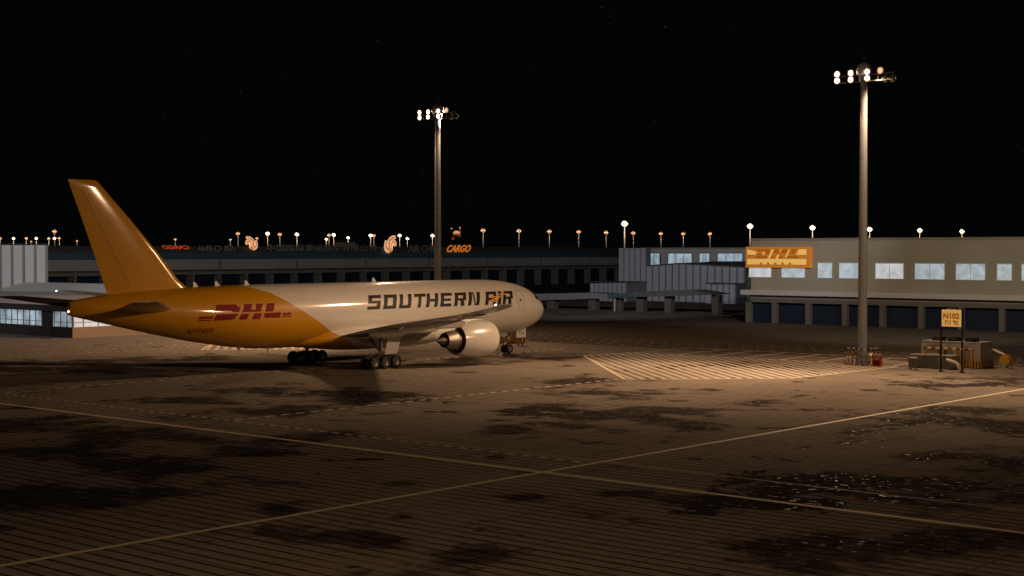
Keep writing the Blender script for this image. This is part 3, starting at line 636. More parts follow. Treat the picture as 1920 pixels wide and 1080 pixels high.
r_ = (ground_ab(960,700))  # two unseen masts added out of frame for their light
wx_, wy_ = -76.0-NOSE[0], 150.0-NOSE[1]; ma_, mb_ = wx_*AX[0]+wy_*AX[1], wx_*BX[0]+wy_*BX[1]
wx_, wy_ = -30.0-NOSE[0], -14.0-NOSE[1]; mc_, md_ = wx_*AX[0]+wy_*AX[1], wx_*BX[0]+wy_*BX[1]
near_mast(mc_, md_, 'unseen floodlight mast added behind the camera as foreground light', [(mc_+68, md_-8, 1.6, 90), (mc_+48, md_+42, 1.7, 84), (mc_+20, md_+70, 1.6, 84), (mc_+120, md_-10, 1.6, 60)])  # added to brighten the foreground and the aircraft from behind
near_mast(ma_, mb_, 'unseen floodlight mast added beyond the left edge as facade light', [], [(-6,-128,8,1.2,60,COOL),(10,-95,3,.5,55,COOL)])  # added to throw cool light on the left facades

# striped protective cage round each mast foot
def striped(mb, p0, p1, r, n=6, step=.3, ph=0):
    p0 = Vector(p0); p1 = Vector(p1); k = max(1, round((p1-p0).length/step))
    for i in range(k): mb.tube(p0.lerp(p1,i/k), p0.lerp(p1,(i+1)/k), r, r, n, (i+ph) % 2)
    return mb
def cage(a, b, label):
    r = empty('protective_cage', G(a,b), RB, label, 'mast cage', 'striped cages round the feet of the masts')
    h = 1.75; c = [(-1.35,-1.2),(1.35,-1.2),(1.35,1.2),(-1.35,1.2)]
    for i in range(4):
        p, q = c[i], c[(i+1) % 4]
        for t in (0, .34, .67):
            x = p[0]+(q[0]-p[0])*t; y = p[1]+(q[1]-p[1])*t
            striped(MB(), (x,y,0), (x,y,h), .055, 8, .29, 1).build('striped_post', [M['blackp'], M['yellow']], r)
        striped(MB(), (p[0],p[1],h+.02), (q[0],q[1],h+.02), .045, 6, .3).build('top_rail', [M['blackp'], M['alu']], r)
        striped(MB(), (p[0],p[1],.16), (q[0],q[1],.16), .04, 6, .3).build('bottom_rail', [M['blackp'], M['yellow']], r)
cage(4.2, 39.5, 'black and yellow striped cage round the mast foot beside the red drum')
cage(6.6, -23, 'black and yellow striped cage round the mast foot seen beneath the engine')
a, b = ground_ab(1633.5, 686)
mb = MB(); mb.tube((0,0,0),(0,0,1.0),.33,.33,18,0); r = empty('fire_extinguisher', G(a,b), RB, 'red drum fire extinguisher with a white domed top beside the striped cage', 'fire extinguisher')
mb.build('drum', M['redbox'], r, smooth=True); MB().lathe([(0,.34),(.18,.33),(.30,.2),(.33,.02)], (0,0,.95), 'z', 18).build('domed_top', M['whitep'], r, smooth=True)
MB().box(.10,.32,-.345,-.30,.1,.85).build('white_label', M['whitep'], r)
a, b = ground_ab(1646, 687)
r = empty('fire_cabinet', G(a,b), RB, 'orange red fire cabinet with an aluminium lid, next to the white topped drum', 'fire cabinet')
MB().box(-.38,.38,-.25,.25,.03,1.15).build('cabinet_body', M['redbox'], r, bevel=.03); MB().box(-.4,.4,-.27,.27,1.152,1.2).build('lid', M['alu'], r)
MB().box(-.3,.3,-.275,-.255,.7,1.05).build('white_label', M['unit2'], r); MB().box(-.3,.3,-.275,-.255,.12,.6).build('cabinet_door', M['red'], r)

# ------------------------------------------------------------------ stand number sign
a, b = 2.0, 50.15; W2 = 1.08
r = empty('stand_number_sign', G(a,b), RB, 'yellow illuminated stand number sign reading N102 on two black posts', 'stand sign')
for x in (-W2,W2):
    MB().box(x-.07,x+.07,-.07,.07,.1,6.15).build('post', M['black'], r); MB().box(x-.2,x+.2,-.2,.2,0,.1).build('post_foot', M['black'], r)
bd = MB().box(-W2+.09,W2-.09,-.1,.1,4.4,6.02).build('sign_board', M['standsign'], r, bevel=.02)
vs_, fs, tw, th = text_mesh('N102', 1, 0, bold=.06)
MB().add([(-.83+v[0]*1.66/tw, -.108, 5.13+v[1]*.60/th) for v in vs_], fs).build('sign_number', M['standfig'], bd)
mb = MB()      # the blurred small line below the number
def br(x0,x1,z0,z1): mb.add([(x0,-.108,z0),(x1,-.108,z0),(x1,-.108,z1),(x0,-.108,z1)], [(0,1,2,3)])
for q in ((-.64,-.53,4.58,5.02),(-.53,-.42,4.82,5.02),(-.32,-.22,4.80,5.02),(-.16,-.06,4.80,5.02),(-.38,-.06,4.68,4.75),(-.38,-.30,4.58,4.68),(-.14,-.06,4.54,4.68),
          (.16,.42,4.88,5.02),(.42,.70,4.80,4.95),(.20,.42,4.80,4.88),(.30,.42,4.54,4.74),(.42,.54,4.64,4.70),(.54,.68,4.54,4.74)): br(*q)
mb.build('sign_small_line', M['standfig'], bd)
MB().box(-.5,.35,-.12,.08,6.022,6.1).build('sign_lamp', M['whitep'], r)

# ------------------------------------------------------------------ ground equipment
def pca_unit(a, b, label):
    r = empty('air_conditioning_unit', G(a,b), RB, label, 'air conditioning unit', 'grey air conditioning units with striped skirts'); Lx, Ly = 6.3, 2.9
    body = MB().box(-Lx,0,0,Ly,.72,2.55).build('unit_body', M['unit'], r, bevel=.03)
    MB().box(-Lx-.03,.03,-.03,Ly+.03,2.552,2.60).build('top_plate', M['alu'], r)
    mb = MB(); k = 0; x = -Lx-.12
    while x < .12: mb.box(x, min(.12,x+.15), -.14,-.06,.1,.74, k % 2); x += .15; k += 1
    y = -.06
    while y < Ly: mb.box(.06,.14,y,y+.15,.1,.74, k % 2); mb.box(-Lx-.14,-Lx-.06,y,y+.15,.1,.74,k%2); y += .15; k += 1
    mb.build('striped_skirt', [M['blackp'], M['yellow']], r)
    MB().box(-Lx+.1,-.1,.1,Ly-.1,0,.718).build('plinth', M['blackp'], r)
    for x0, x1, z0, z1, nm in ((-2.0,-1.15,.85,2.2,'access_panel'),(-5.7,-4.3,1.7,2.35,'louvre_panel'),(-4.0,-2.3,.9,1.7,'access_panel')):
        q = MB().box(x0,x1,-.03,-.004,z0,z1)
        if nm == 'louvre_panel':
            for k in range(7): q.box(x0+.1+k*.19,x0+.19+k*.19,-.055,-.032,z0+.06,z1-.06)
        q.build(nm, M['unit2'], body)
    for x in (-5.0,-3.3,-1.5):
        f = MB().tube((x,1.35,2.6),(x,1.35,2.93),.72,.72,24).build('fan_housing', M['black'], r, smooth=True)
        mb = MB()
        for k in range(3): mb.lathe([(0,.2+.2*k),(.02,.2+.2*k),(.02,.24+.2*k),(0,.24+.2*k)], (x,1.35,2.94), 'z', 20)
        mb.build('fan_guard', M['dark_metal'], f)
    return r
A0, B0 = 7.6, 50.6
pca_unit(A0, B0, 'large grey air conditioning unit with roof fans and striped skirt behind the sign')
pca_unit(A0-.8, B0-62.5, 'large grey air conditioning unit with striped skirt, seen behind the nose gear')
def rack(a, b, label):
    r = empty('striped_barrier', G(a,b), RB, label, 'barrier', 'striped barriers in front of the air conditioning units')
    striped(MB(), (-4.6,0,1.95), (.6,0,1.95), .11, 6, .42).build('top_beam', [M['blackp'], M['yellow']], r)
    for x in (-4.5,-2.9,-2.3,-1.2,-.4,.5): MB().box(x-.08,x+.08,-.08,.08,0,1.84).build('leg', M['yellow'] if x > -1.5 or x < -4 else M['blackp'], r)
    return r
rack(A0-1.1, B0-.9, 'black and yellow striped barrier frame standing behind the sign posts')
rack(A0-1.9, B0-63.4, 'black and yellow striped barrier frame beyond the nose gear')
a, b = ground_ab(1786, 693.5)
r = empty('ground_power_unit', G(a,b), RB, 'low dark grey ground power unit with bright lid and curved duct behind the sign', 'ground power unit')
bod = MB().box(-4.6,0,0,1.6,.08,1.32).build('unit_body', M['darkunit'], r, bevel=.03)
for x0,x1,z0,z1 in ((-4.3,-3.5,.2,1.2),(-3.2,-1.7,.2,1.0),(-3.3,-2.4,1.04,1.27)): MB().box(x0,x1,-.025,-.004,z0,z1).build('access_panel', M['darkunit2'], bod)
MB().box(-3.0,.03,-.03,1.63,1.322,1.38).build('lid', M['alu'], r); MB().box(-4.63,-3.05,.3,1.4,1.322,1.36).build('rear_lid', M['alu'], r)
MB().box(-1.42,-1.36,-.05,-.005,.75,1.15).build('handle', M['alu'], bod)
pts = [(-.1+.95*math.sin(t)*1.05, -.35-.1*t, .30+.55*math.cos(t)) for t in [i*math.pi/2/7 for i in range(8)]]
mb = MB(); pts = [(-.55,-.12,.98)] + pts[1:] + [(pts[-1][0]+.1, pts[-1][1], .12)]
for i in range(len(pts)-1): mb.tube(pts[i], pts[i+1], .17, .17, 14)
mb.build('duct_hose', M['hose'], r, smooth=True)
a, b = ground_ab(1712.5, 694)
r = empty('waste_bin', G(a,b), RB, 'dark tapered waste bin on feet at the left end of the dark power unit', 'waste bin')
MB().rings([[(-.36,-.28,.28),(.36,-.28,.28),(.36,.28,.28),(-.36,.28,.28)],[(-.44,-.34,1.2),(.44,-.34,1.2),(.44,.34,1.2),(-.44,.34,1.2)]]).build('bin_body', M['darkunit2'], r, bevel=.02)
MB().lathe([(0,.46),(.05,.45),(.10,.3),(.11,.01)], (0,0,1.2), 'z', 16).build('lid', M['alu'], r, smooth=True)
for x,y in ((-.3,-.22),(.3,-.22),(.3,.22),(-.3,.22)): MB().box(x-.04,x+.04,y-.04,y+.04,0,.28).build('leg', M['black'], r)
def reel(a, b, label):
    r = empty('hose_reel', G(a,b), RB, label, 'hose reel', 'yellow hose reels')
    d = MB().tube((0,-.28,.82),(0,.0,.82),.55,.55,24).build('reel_disc', M['yellow'], r, smooth=True)
    MB().tube((0,.0,.82),(0,.32,.82),.46,.46,24).build('hose_coil', M['blackp'], r, smooth=True); MB().tube((0,.32,.82),(0,.42,.82),.55,.55,24).build('reel_disc', M['yellow'], r, smooth=True)
    mb = MB()
    for y in (-.34,.5): mb.box(-.12,.12,y-.03,y+.03,0,.82)
    mb.box(-.6,.6,-.4,-.32,0,.06); mb.box(-.6,.6,.46,.54,0,.06); mb.build('stand', M['unit'], r)
    mb = MB(); mb.tube((-.1,.1,1.35),(-1.6,.3,1.85),.14,.16,12); mb.build('hose_arm', M['hose'], r, smooth=True)
    mb = MB(); mb.path([(1.0,0,.0),(1.0,0,.55),(1.35,0,.9),(1.6,0,1.15)], .03, 6); mb.path([(1.0,0,.05),(1.35,0,.05),(1.35,0,.5)], .03, 6); mb.build('crank_frame', M['unit'], r)
    return r
a, b = ground_ab(1885, 691); reel(a, b, 'yellow hose reel with pale arm, right of the unit by the sign')
a, b = ground_ab(975, 649.5); reel(a, b, 'yellow hose reel beside the unit beyond the nose gear')

# ------------------------------------------------------------------ far floodlight masts
def mast_far(bright):
    r = empty('distant_floodlight_mast', (0,0,0))
    MB().tube((0,0,0),(0,0,29.5),.55,.38,10).build('pole', M['pole'], r, smooth=True)
    mb = MB(); mb.box(-2.4,2.4,-.15,.15,29.6,29.9); mb.tube((0,0,29.4),(0,0,30.6),.6,.4,12); mb.build('lamp_frame', M['housing'], r)
    mb = MB()
    if bright:
        for x, z in ((-1.9,29.9),(-.65,29.9),(.65,29.9),(1.9,29.9),(-1.1,30.8),(.1,30.9),(-1.1,29.0),(1.1,29.0)): mb.lathe([(0,.45),(-.3,.34),(-.4,.02)], (x*.9,-.35,z), 'y', 12)
        MB().lathe([(0,2.0),(-.02,2.0),(-.02,.02)], (0,-.25,29.9), 'y', 20).build('halo_disc', M['halofar'], r)  # disc added behind the lamps as painted halo
    else:
        for x, z in ((-1.7,29.8),(-.4,30.1),(1.4,29.9)): mb.lathe([(0,.55),(-.2,.4),(-.3,.02)], (x,-.35,z), 'y', 10)
        MB().lathe([(0,1.9),(-.02,1.9),(-.02,.02)], (0,-.25,29.9), 'y', 20).build('halo_disc', M['halodim'], r)  # dim disc stands in for the lamp halo
    mb.build('lamp_cluster', M['lamp_far'] if bright else M['lamp_dim'], r)
    ld = bpy.data.lights.new('mast_glow', 'POINT'); ld.energy = 9000 if bright else 3500; ld.color = WARM; ld.shadow_soft_size = .6
    lo = bpy.data.objects.new('mast_glow', ld); col.objects.link(lo); lo.parent = r; lo.location = (0,-7,25)
    return r
fm = {True: mast_far(True), False: mast_far(False)}; used = set()
FARM = [(26,447,1),(68.5,447,1),(502,438,1),(557,439.5,1),(612,448.5,1),(626,440.5,1),(653,446,1),(695,441.5,1),(749.5,441.7,1),(764,447.5,1),(811,442,1),(1171,419.5,1),(1406,424,1),(1523,427,1),(1630,430,1),(1724,432,1),(1803,434,1),(103,447,1),
        (1,447,0),(50,447,0),(59,453,0),(92,447,0),(103,434,0),(112,447,0),(145,452,0),(273,450,0),(329,449,0),(432.5,449.5,0),(446.6,438,0),(482,447,0),(525,439.5,0),(617,441,0),(701,442,0),
        (906,432,0),(973,433,0),(1030,434,0),(1085,435,0),(1136.5,436,0),(1187.5,437,0),(1239,438,0),(1281,438.5,0),(1331,438.5,0)]
for (u, v, br_) in FARM:
    br_ = bool(br_); Y = (30-CH)*F/(470-v); Y = min(Y, 3200)
    o = fm[br_] if br_ not in used else copy_tree(fm[br_]); used.add(br_)
    o.location = ((u-960)/F*Y, Y, 0)
    fr = 'far left of the airliner tail' if u < 160 else ('over the hangar roof by the yellow fin' if u < 500 else ('over the hangar roof above the airliner' if u < 830 else ('over the hangar roof right of the tower' if u < 1160 else ('over the grey clad pier' if u < 1400 else 'over the tan terminal roof'))))
    tag(o, ('bright white ' if br_ else 'dim orange ') + 'distant floodlight mast seen ' + fr, 'floodlight mast', 'distant %s floodlight masts %s' % ('bright' if br_ else 'dim', fr))

# ------------------------------------------------------------------ tan cargo terminal on the right
TA = 75.5; TL = -18.5; TR = 96.0
r = empty('cargo_terminal', G(TA, 0), RB, 'tan cargo terminal with lit windows above a row of dark blue bays', 'cargo terminal')
xl, xr = TL, TR
def zof(a, u, v):
    b = b_on(a, u); Y = NOSE[1]+AX[1]*a+BX[1]*b; return CH-(v-470)*Y/F*(1.0)
wl = MB().box(xl,xr,0,40,5.35,13.3); wl.build('upper_wall', M['tanwall'], r)
MB().box(xl-.06,xr,-.06,40,13.303,13.7).build('parapet', M['parapet'], r)
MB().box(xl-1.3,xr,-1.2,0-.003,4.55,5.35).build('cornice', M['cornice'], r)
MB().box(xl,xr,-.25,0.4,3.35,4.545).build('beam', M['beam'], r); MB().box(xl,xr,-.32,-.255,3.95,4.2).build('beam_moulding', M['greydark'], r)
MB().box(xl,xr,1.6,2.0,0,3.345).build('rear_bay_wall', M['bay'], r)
pl = [b_on(TA,u) for u in (1404,1453,1516,1585,1655.4,1728.3,1803,1880)]; st_ = pl[-1]-pl[-2]
while pl[-1] < TR-6: pl.append(pl[-1]+st_)
for x in pl: MB().box(x-.42,x+.42,-.28,.6,0,3.343).build('pillar', M['beam'], r)
for i in range(len(pl)-1):
    mb = MB(); mb.box(pl[i]+.45,pl[i+1]-.45,.75,.85,0,3.1)
    k = .4
    while k < 3.0: mb.box(pl[i]+.46,pl[i+1]-.46,.72,.748,k,k+.06); k += .5
    mb.build('bay_door', M['bay'], r)
wins = [(1405,1446),(1466,1509),(1534,1560),(1574,1609),(1642,1694),(1716,1771),(1793,1847),(1870,1897),(1916,1950)]
wx = [(b_on(TA,p), b_on(TA,q)) for p,q in wins]; k = 0
while wx[-1][1] < TR-8: wd = (4.0,3.9,2.2,3.6)[k % 4]; wx.append((wx[-1][1]+1.8, wx[-1][1]+1.8+wd)); k += 1
for i, (x0,x1) in enumerate(wx):
    f = MB(); f.box(x0-.12,x0,-.06,-.004,7.45,9.75); f.box(x1,x1+.12,-.06,-.004,7.45,9.75); f.box(x0-.12,x1+.12,-.06,-.004,9.75,9.9); f.box(x0-.18,x1+.18,-.12,-.004,7.33,7.45)
    nm_ = max(1, int((x1-x0)/2.2))
    for j in range(1,nm_): xx = x0+(x1-x0)*j/nm_; f.box(xx-.03,xx+.03,-.055,-.02,7.45,9.75)
    fo = f.build('window', M['winframe'], r); MB().box(x0,x1,-.02,-.004,7.45,9.75).build('pane', M['winb'] if i in (0,4) else M['win'], fo)
# sign board on the wall
sx0, sx1 = b_on(TA,1401.5), b_on(TA,1524.5)
r = empty('illuminated_wall_sign', G(TA-.35, (sx0+sx1)/2), RB, 'orange backlit sign with slanted lettering on the corner of the tan terminal', 'sign'); hw = (sx1-sx0)/2
bx = MB().box(-hw,hw,-.3,.28,8.95,12.35).build('sign_box', M['signbox'], r, bevel=.08)
def sq(mb, pts, y): mb.add([(-hw+p[0]*2*hw, y, 8.95+p[1]*3.4) for p in pts], [(0,1,2,3)])
mb = MB()
for q in ([(.03,.16),(.93,.16),(.93,.42),(.03,.42)], [(.03,.62),(.16,.62),(.18,.76),(.03,.88)], [(.78,.62),(.93,.62),(.93,.88),(.82,.88)], [(.345,.42),(.38,.42),(.44,.88),(.405,.88)], [(.47,.42),(.50,.42),(.525,.62),(.495,.62)], [(.61,.50),(.635,.50),(.685,.88),(.665,.88)], [(.265,.62),(.295,.62),(.305,.74),(.27,.74)], [(.525,.78),(.54,.78),(.56,.90),(.55,.90)]):
    sq(mb, q, -.305)
mb.build('sign_stripes', M['signface'], bx)
mb = MB()
for q in ([(.165,.44),(.33,.44),(.34,.56),(.18,.56)], [(.18,.58),(.245,.58),(.26,.66),(.20,.66)], [(.17,.80),(.385,.80),(.385,.88),(.19,.88)], [(.315,.64),(.37,.64),(.39,.80),(.325,.80)],
          [(.39,.46),(.44,.46),(.46,.56),(.41,.56)], [(.51,.46),(.575,.46),(.585,.56),(.53,.56)], [(.435,.68),(.51,.68),(.53,.88),(.46,.88)], [(.55,.68),(.63,.68),(.65,.88),(.575,.88)],
          [(.645,.46),(.81,.46),(.81,.56),(.65,.56)], [(.69,.68),(.75,.66),(.79,.88),(.71,.88)]): sq(mb, q, -.312)
mb.build('sign_lettering', M['signfig'], bx)
mb = MB()
for k in range(5): sq(mb, [(.22+k*.11,.14),(.27+k*.11,.14),(.262+k*.11,.26),(.23+k*.11,.26)], -.318)
mb.build('sign_small_lettering', M['signbox'], bx)

# ------------------------------------------------------------------ grey clad pier left of the terminal
def cladding(mbs, pts, z0, z1fn, pitch=1.9, y=0):
    pass
def clad_wall(parent, pts, z0, z1s, pitch, name='clad_wall', depth=.5):
    a_, b_ = MB(), MB()
    for i in range(len(pts)-1):
        p, q = Vector(pts[i]), Vector(pts[i+1]); Ls = (q-p).length; n_ = max(1, round(Ls/pitch)); d = (q-p)/Ls; nr = Vector((d.y,-d.x))
        for k in range(n_):
            s0, s1 = Ls*k/n_, Ls*(k+1)/n_; h0 = z1s[i]+(z1s[i+1]-z1s[i])*k/n_; h1 = z1s[i]+(z1s[i+1]-z1s[i])*(k+1)/n_
            w_ = (s1-s0)*.24
            def seg(mb, sa, sb, off, ha, hb):
                u0 = p+d*sa; u1 = p+d*sb; o_ = nr*off; bk = nr*(-depth)
                mb.add([(u0.x+o_.x,u0.y+o_.y,z0),(u1.x+o_.x,u1.y+o_.y,z0),(u1.x+bk.x,u1.y+bk.y,z0),(u0.x+bk.x,u0.y+bk.y,z0),
                        (u0.x+o_.x,u0.y+o_.y,ha),(u1.x+o_.x,u1.y+o_.y,hb),(u1.x+bk.x,u1.y+bk.y,hb),(u0.x+bk.x,u0.y+bk.y,ha)],
                       [(0,3,2,1),(4,5,6,7),(0,1,5,4),(1,2,6,5),(2,3,7,6),(3,0,4,7)])
            seg(a_, s0, s1-w_, .12, h0, h1-.0); seg(b_, s1-w_, s1, 0, h1, h1)
    o = a_.build(name, M['corr'], parent); b_.build('recessed_joint', M['corrdark'], o); return o
PA = 150.0
def bp(u): return b_on(PA,u)
r = empty('clad_pier', G(PA,0), RB, 'grey ribbed metal clad pier joining the left end of the tan terminal', 'terminal pier')
Yd = lambda b: NOSE[1]+AX[1]*PA+BX[1]*b
zt = lambda u, v: CH-(v-470)*Yd(bp(u))/F
clad_wall(r, [(bp(1161),0),(bp(1213),0)], 0, [zt(1161,465.5),zt(1213,465.5)], 1.75, 'tower_wall', 1.5)
clad_wall(r, [(bp(1213),0),(bp(1275),0),(bp(1398),0)], 0, [zt(1213,500),zt(1275,495.5),zt(1398,502.5)], 1.9, 'front_wall', .6)
clad_wall(r, [(bp(1140)+1,-8),(bp(1208)+1,-8)], 0, [zt(1140,530.5),zt(1208,529.5)], 1.3, 'annex_wall', 7.2)
clad_wall(r, [(bp(1343),-4),(bp(1399),-4)], 0, [zt(1343,533),zt(1399,533)], 1.5, 'annex_wall', 3.3)
mb = MB(); x0, x1, x2 = bp(1213), bp(1275), bp(1400)
mb.add([(x0,-.2,zt(1213,500)+.02),(x1,-.2,zt(1275,495.5)+.02),(x2,-.2,zt(1398,502.5)+.02),(x2,13,zt(1398,502.5)+1.1),(x1,13,zt(1275,495.5)+.3),(x0,13,zt(1213,500)+.1),
        (x0,-.2,zt(1213,500)+.32),(x1,-.2,zt(1275,495.5)+.32),(x2,-.2,zt(1398,502.5)+.32),(x2,13,zt(1398,502.5)+1.4),(x1,13,zt(1275,495.5)+.6),(x0,13,zt(1213,500)+.4)],
       [(0,1,2,3,4,5),(6,7,8,9,10,11),(0,1,7,6),(1,2,8,7),(2,3,9,8),(3,4,10,9),(4,5,11,10),(5,0,6,11)]); mb.build('roof', M['roofdark'], r)
MB().box(bp(1140)+.9,bp(1208)+1.1,-8.2,-.3,zt(1208,529.5)+.02,zt(1208,529.5)+.22).build('annex_roof', M['roofdark'], r); MB().box(bp(1343)-.1,bp(1399),-4.2,-.3,zt(1399,533)+.02,zt(1399,533)+.25).build('annex_roof', M['roofdark'], r)
# tan block with lit windows behind the pier
QA = 166.0; bq = lambda u: b_on(QA,u)
r = empty('rear_office_block', G(QA,0), RB, 'low brown office block with a row of lit windows behind the grey clad pier', 'office block')
Yq = lambda b: NOSE[1]+AX[1]*QA+BX[1]*b; zq = lambda u,v: CH-(v-470)*Yq(bq(u))/F
MB().box(bq(1200),bq(1420),0,20,0,zq(1300,466.5)).build('wall', M['greywall'], r); MB().box(bq(1200),bq(1420),-.1,20,zq(1300,466.5)+.004,zq(1300,466.5)+.3).build('parapet', M['greydark'], r)
for p,q,u in ((1206,1237,0),(1253,1297,0),(1312,1330,0),(1346,1392,1)):
    f = MB(); x0,x1 = bq(p),bq(q); z0,z1 = zq(p,500),zq(p,475.5); f.box(x0-.15,x0,-.1,-.004,z0,z1); f.box(x1,x1+.15,-.1,-.004,z0,z1); f.box(x0-.15,x1+.15,-.1,-.004,z1,z1+.2)
    for j in range(1,3): xx = x0+(x1-x0)*j/3; f.box(xx-.05,xx+.05,-.08,-.03,z0,z1)
    f.box(x0-.15,x1+.15,-.1,-.004,z0-.2,z0); fo = f.build('window', M['beam'], r); MB().box(x0,x1,-.03,-.004,z0,z1).build('pane', M['win'], fo)
# dark walkway canopy on piers
CA = 96.0; bc = lambda u: b_on(CA,u); Yc = lambda b: NOSE[1]+AX[1]*CA+BX[1]*b; zc_ = lambda u,v: CH-(v-470)*Yc(bc(u))/F
r = empty('walkway_canopy', G(CA,0), RB, 'low dark walkway canopy on square piers in front of the grey clad pier', 'canopy')
def slab(mb, us, tops, bots, y0, y1):
    n_ = len(us); P = [(bc(u),zc_(u,t)) for u,t in zip(us,tops)] + [(bc(u),zc_(u,t)) for u,t in list(zip(us,bots))[::-1]]
    mb.prism(P, 'y', y0, y1)
mb = MB(); slab(mb, [930,1020,1105,1141], [552,551,549,551.5], [563,563,560.5,560], 0, 5); mb.build('grey_roof_section', M['canopygrey'], r)
mb = MB(); slab(mb, [1141.2,1190], [551.5,548], [559.5,556.5], -.3, 5); mb.build('teal_roof_section', M['canopyteal'], r)
mb = MB(); slab(mb, [1190.2,1240,1296,1341], [547,545,544,551.5], [557,556,554.5,552.5], -.6, 5); mb.build('dark_roof_section', M['roofdark'], r)
for u0,u1,t in ((1097,1110,560),(1187,1200,556),(1240,1252,555),(1329,1341,552.8),(1020,1033,562)):
    MB().box(bc(u0),bc(u1),1,2.4,0,zc_(u0,t)-.03).build('pier', M['post_c'], r)
MB().tube((bc(1148),.8,0),(bc(1148),.8,zc_(1148,559.5)-.03),.42,.42,20).build('polished_column', M['steelpipe'], r, smooth=True); MB().box(bc(1142)-.3,bc(1155),1.6,2.6,0,zc_(1148,559.5)-.05).build('pier', M['post_c'], r)

# ------------------------------------------------------------------ long hangar behind the airliner
HB = -218.0
r = empty('cargo_hangar', G(0,HB), RB, 'long dark grey cargo hangar with a teal roof band and open bays behind the airliner', 'hangar')
a0, a1 = a_on(HB,-120), a_on(HB,1385)
MB().box(-40,0,a0,a_on(HB,1120),11.15,12.6).build('roof_parapet', M['roofdark'], r); MB().box(-40,.05,a0,a_on(HB,1122),9.35,11.147).build('teal_band', M['teal'], r)
MB().box(-38,.3,a_on(HB,1122)+.1,a_on(HB,1162),9.35,12.7).build('stair_block', M['darkwall'], r)
MB().box(-40,-.1,a0,a1,6.6,9.345).build('upper_wall', M['greywall'], r); MB().box(-.6,.12,a0,a1,6.05,6.595).build('dark_beam', M['darkwall'], r); MB().box(-.6,.25,a0,a1,5.25,6.045).build('lintel', M['greydark'], r)  # beam between wall and lintel has a dark tone of its own
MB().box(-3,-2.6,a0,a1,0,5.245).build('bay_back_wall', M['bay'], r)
y = a_on(HB,1045) - 9.1*40; k = 0
while y < a1:
    if y > a0: MB().box(-2.55,.3,y-.35 if k % 3 else y-.15,y+.35 if k % 3 else y+.15,0,9.2 if k % 3 == 0 else 6.4).build('pillar', M['greydark'], r)
    y += 9.1; k += 1
mb = MB(); mb.box(-39,-2,a0+5,a_on(HB,1100),12.61,12.9); mb.build('roof', M['roofdark'], r)
mb = MB(); mb.box(-30,-24,a_on(HB,752),a_on(HB,766),12.9,14.4); mb.build('roof_plant_box', M['brownwall'], r)

def wall_sign(name, label, cat, s, u0, u1, vtop, vbot, m, mirror=False, shear=0, yoff=.75, split=None):
    ua = a_on(HB+yoff,u0); ub = a_on(HB+yoff,u1); Y = NOSE[1]+AX[1]*(ua+ub)/2+BX[1]*(HB+yoff); zt_ = CH-(vtop-470)*Y/F; zb_ = CH-(vbot-470)*Y/F
    vs_, fs, tw, th = text_mesh(s, 1.0, shear, .0, mirror, bold=.02 if s == 'CARGO' else .012)
    r = empty(name, G(ua, HB+yoff), RB, label, cat)
    mb = MB(); mb.add([(0, v[0]*(ub-ua)/tw, zb_+v[1]*(zt_-zb_)/th) for v in vs_], fs)
    o = mb.build('letters', m, r); md = o.modifiers.new('thickness', 'SOLIDIFY'); md.thickness = .18; md.offset = 0
    mb = MB(); mb.box(-.35,-.2,0,ub-ua,zb_+.2,zb_+.32); mb.box(-.35,-.2,0,ub-ua,zt_-.7,zt_-.6)
    k = 0
    while k < ub-ua: mb.box(-.65,-.2,k,k+.1,zb_+.2,zb_+.3); k += 4
    mb.build('support_rail', M['black'], r)
    return r
wall_sign('roof_lettering', 'dark unlit airline name in Latin letters on the hangar roof edge', 'roof sign', 'AIR CHINA', 766, 830, 459.5, 473.5, M['signdark'])
wall_sign('roof_lettering', 'orange lit slanted letters reading CARGO on the hangar roof edge', 'roof sign', 'CARGO', 838, 883, 459.5, 473, M['signlit'], shear=.6)
wall_sign('roof_lettering', 'long row of dark unlit Chinese characters on the hangar roof edge', 'roof sign', '中国国际货运航空有限公司', 500, 705, 458.5, 472, M['signdark'])
wall_sign('roof_lettering', 'dark reversed airline name seen from behind left of the orange emblem', 'roof sign', 'AIR CHINA', 369, 441, 460.5, 472, M['signdark'], mirror=True)
wall_sign('roof_lettering', 'small orange reversed letters on the hangar roof right of the yellow fin', 'roof sign', 'CARGO', 304, 355, 460, 467.5, M['signred'], mirror=True, shear=.6)
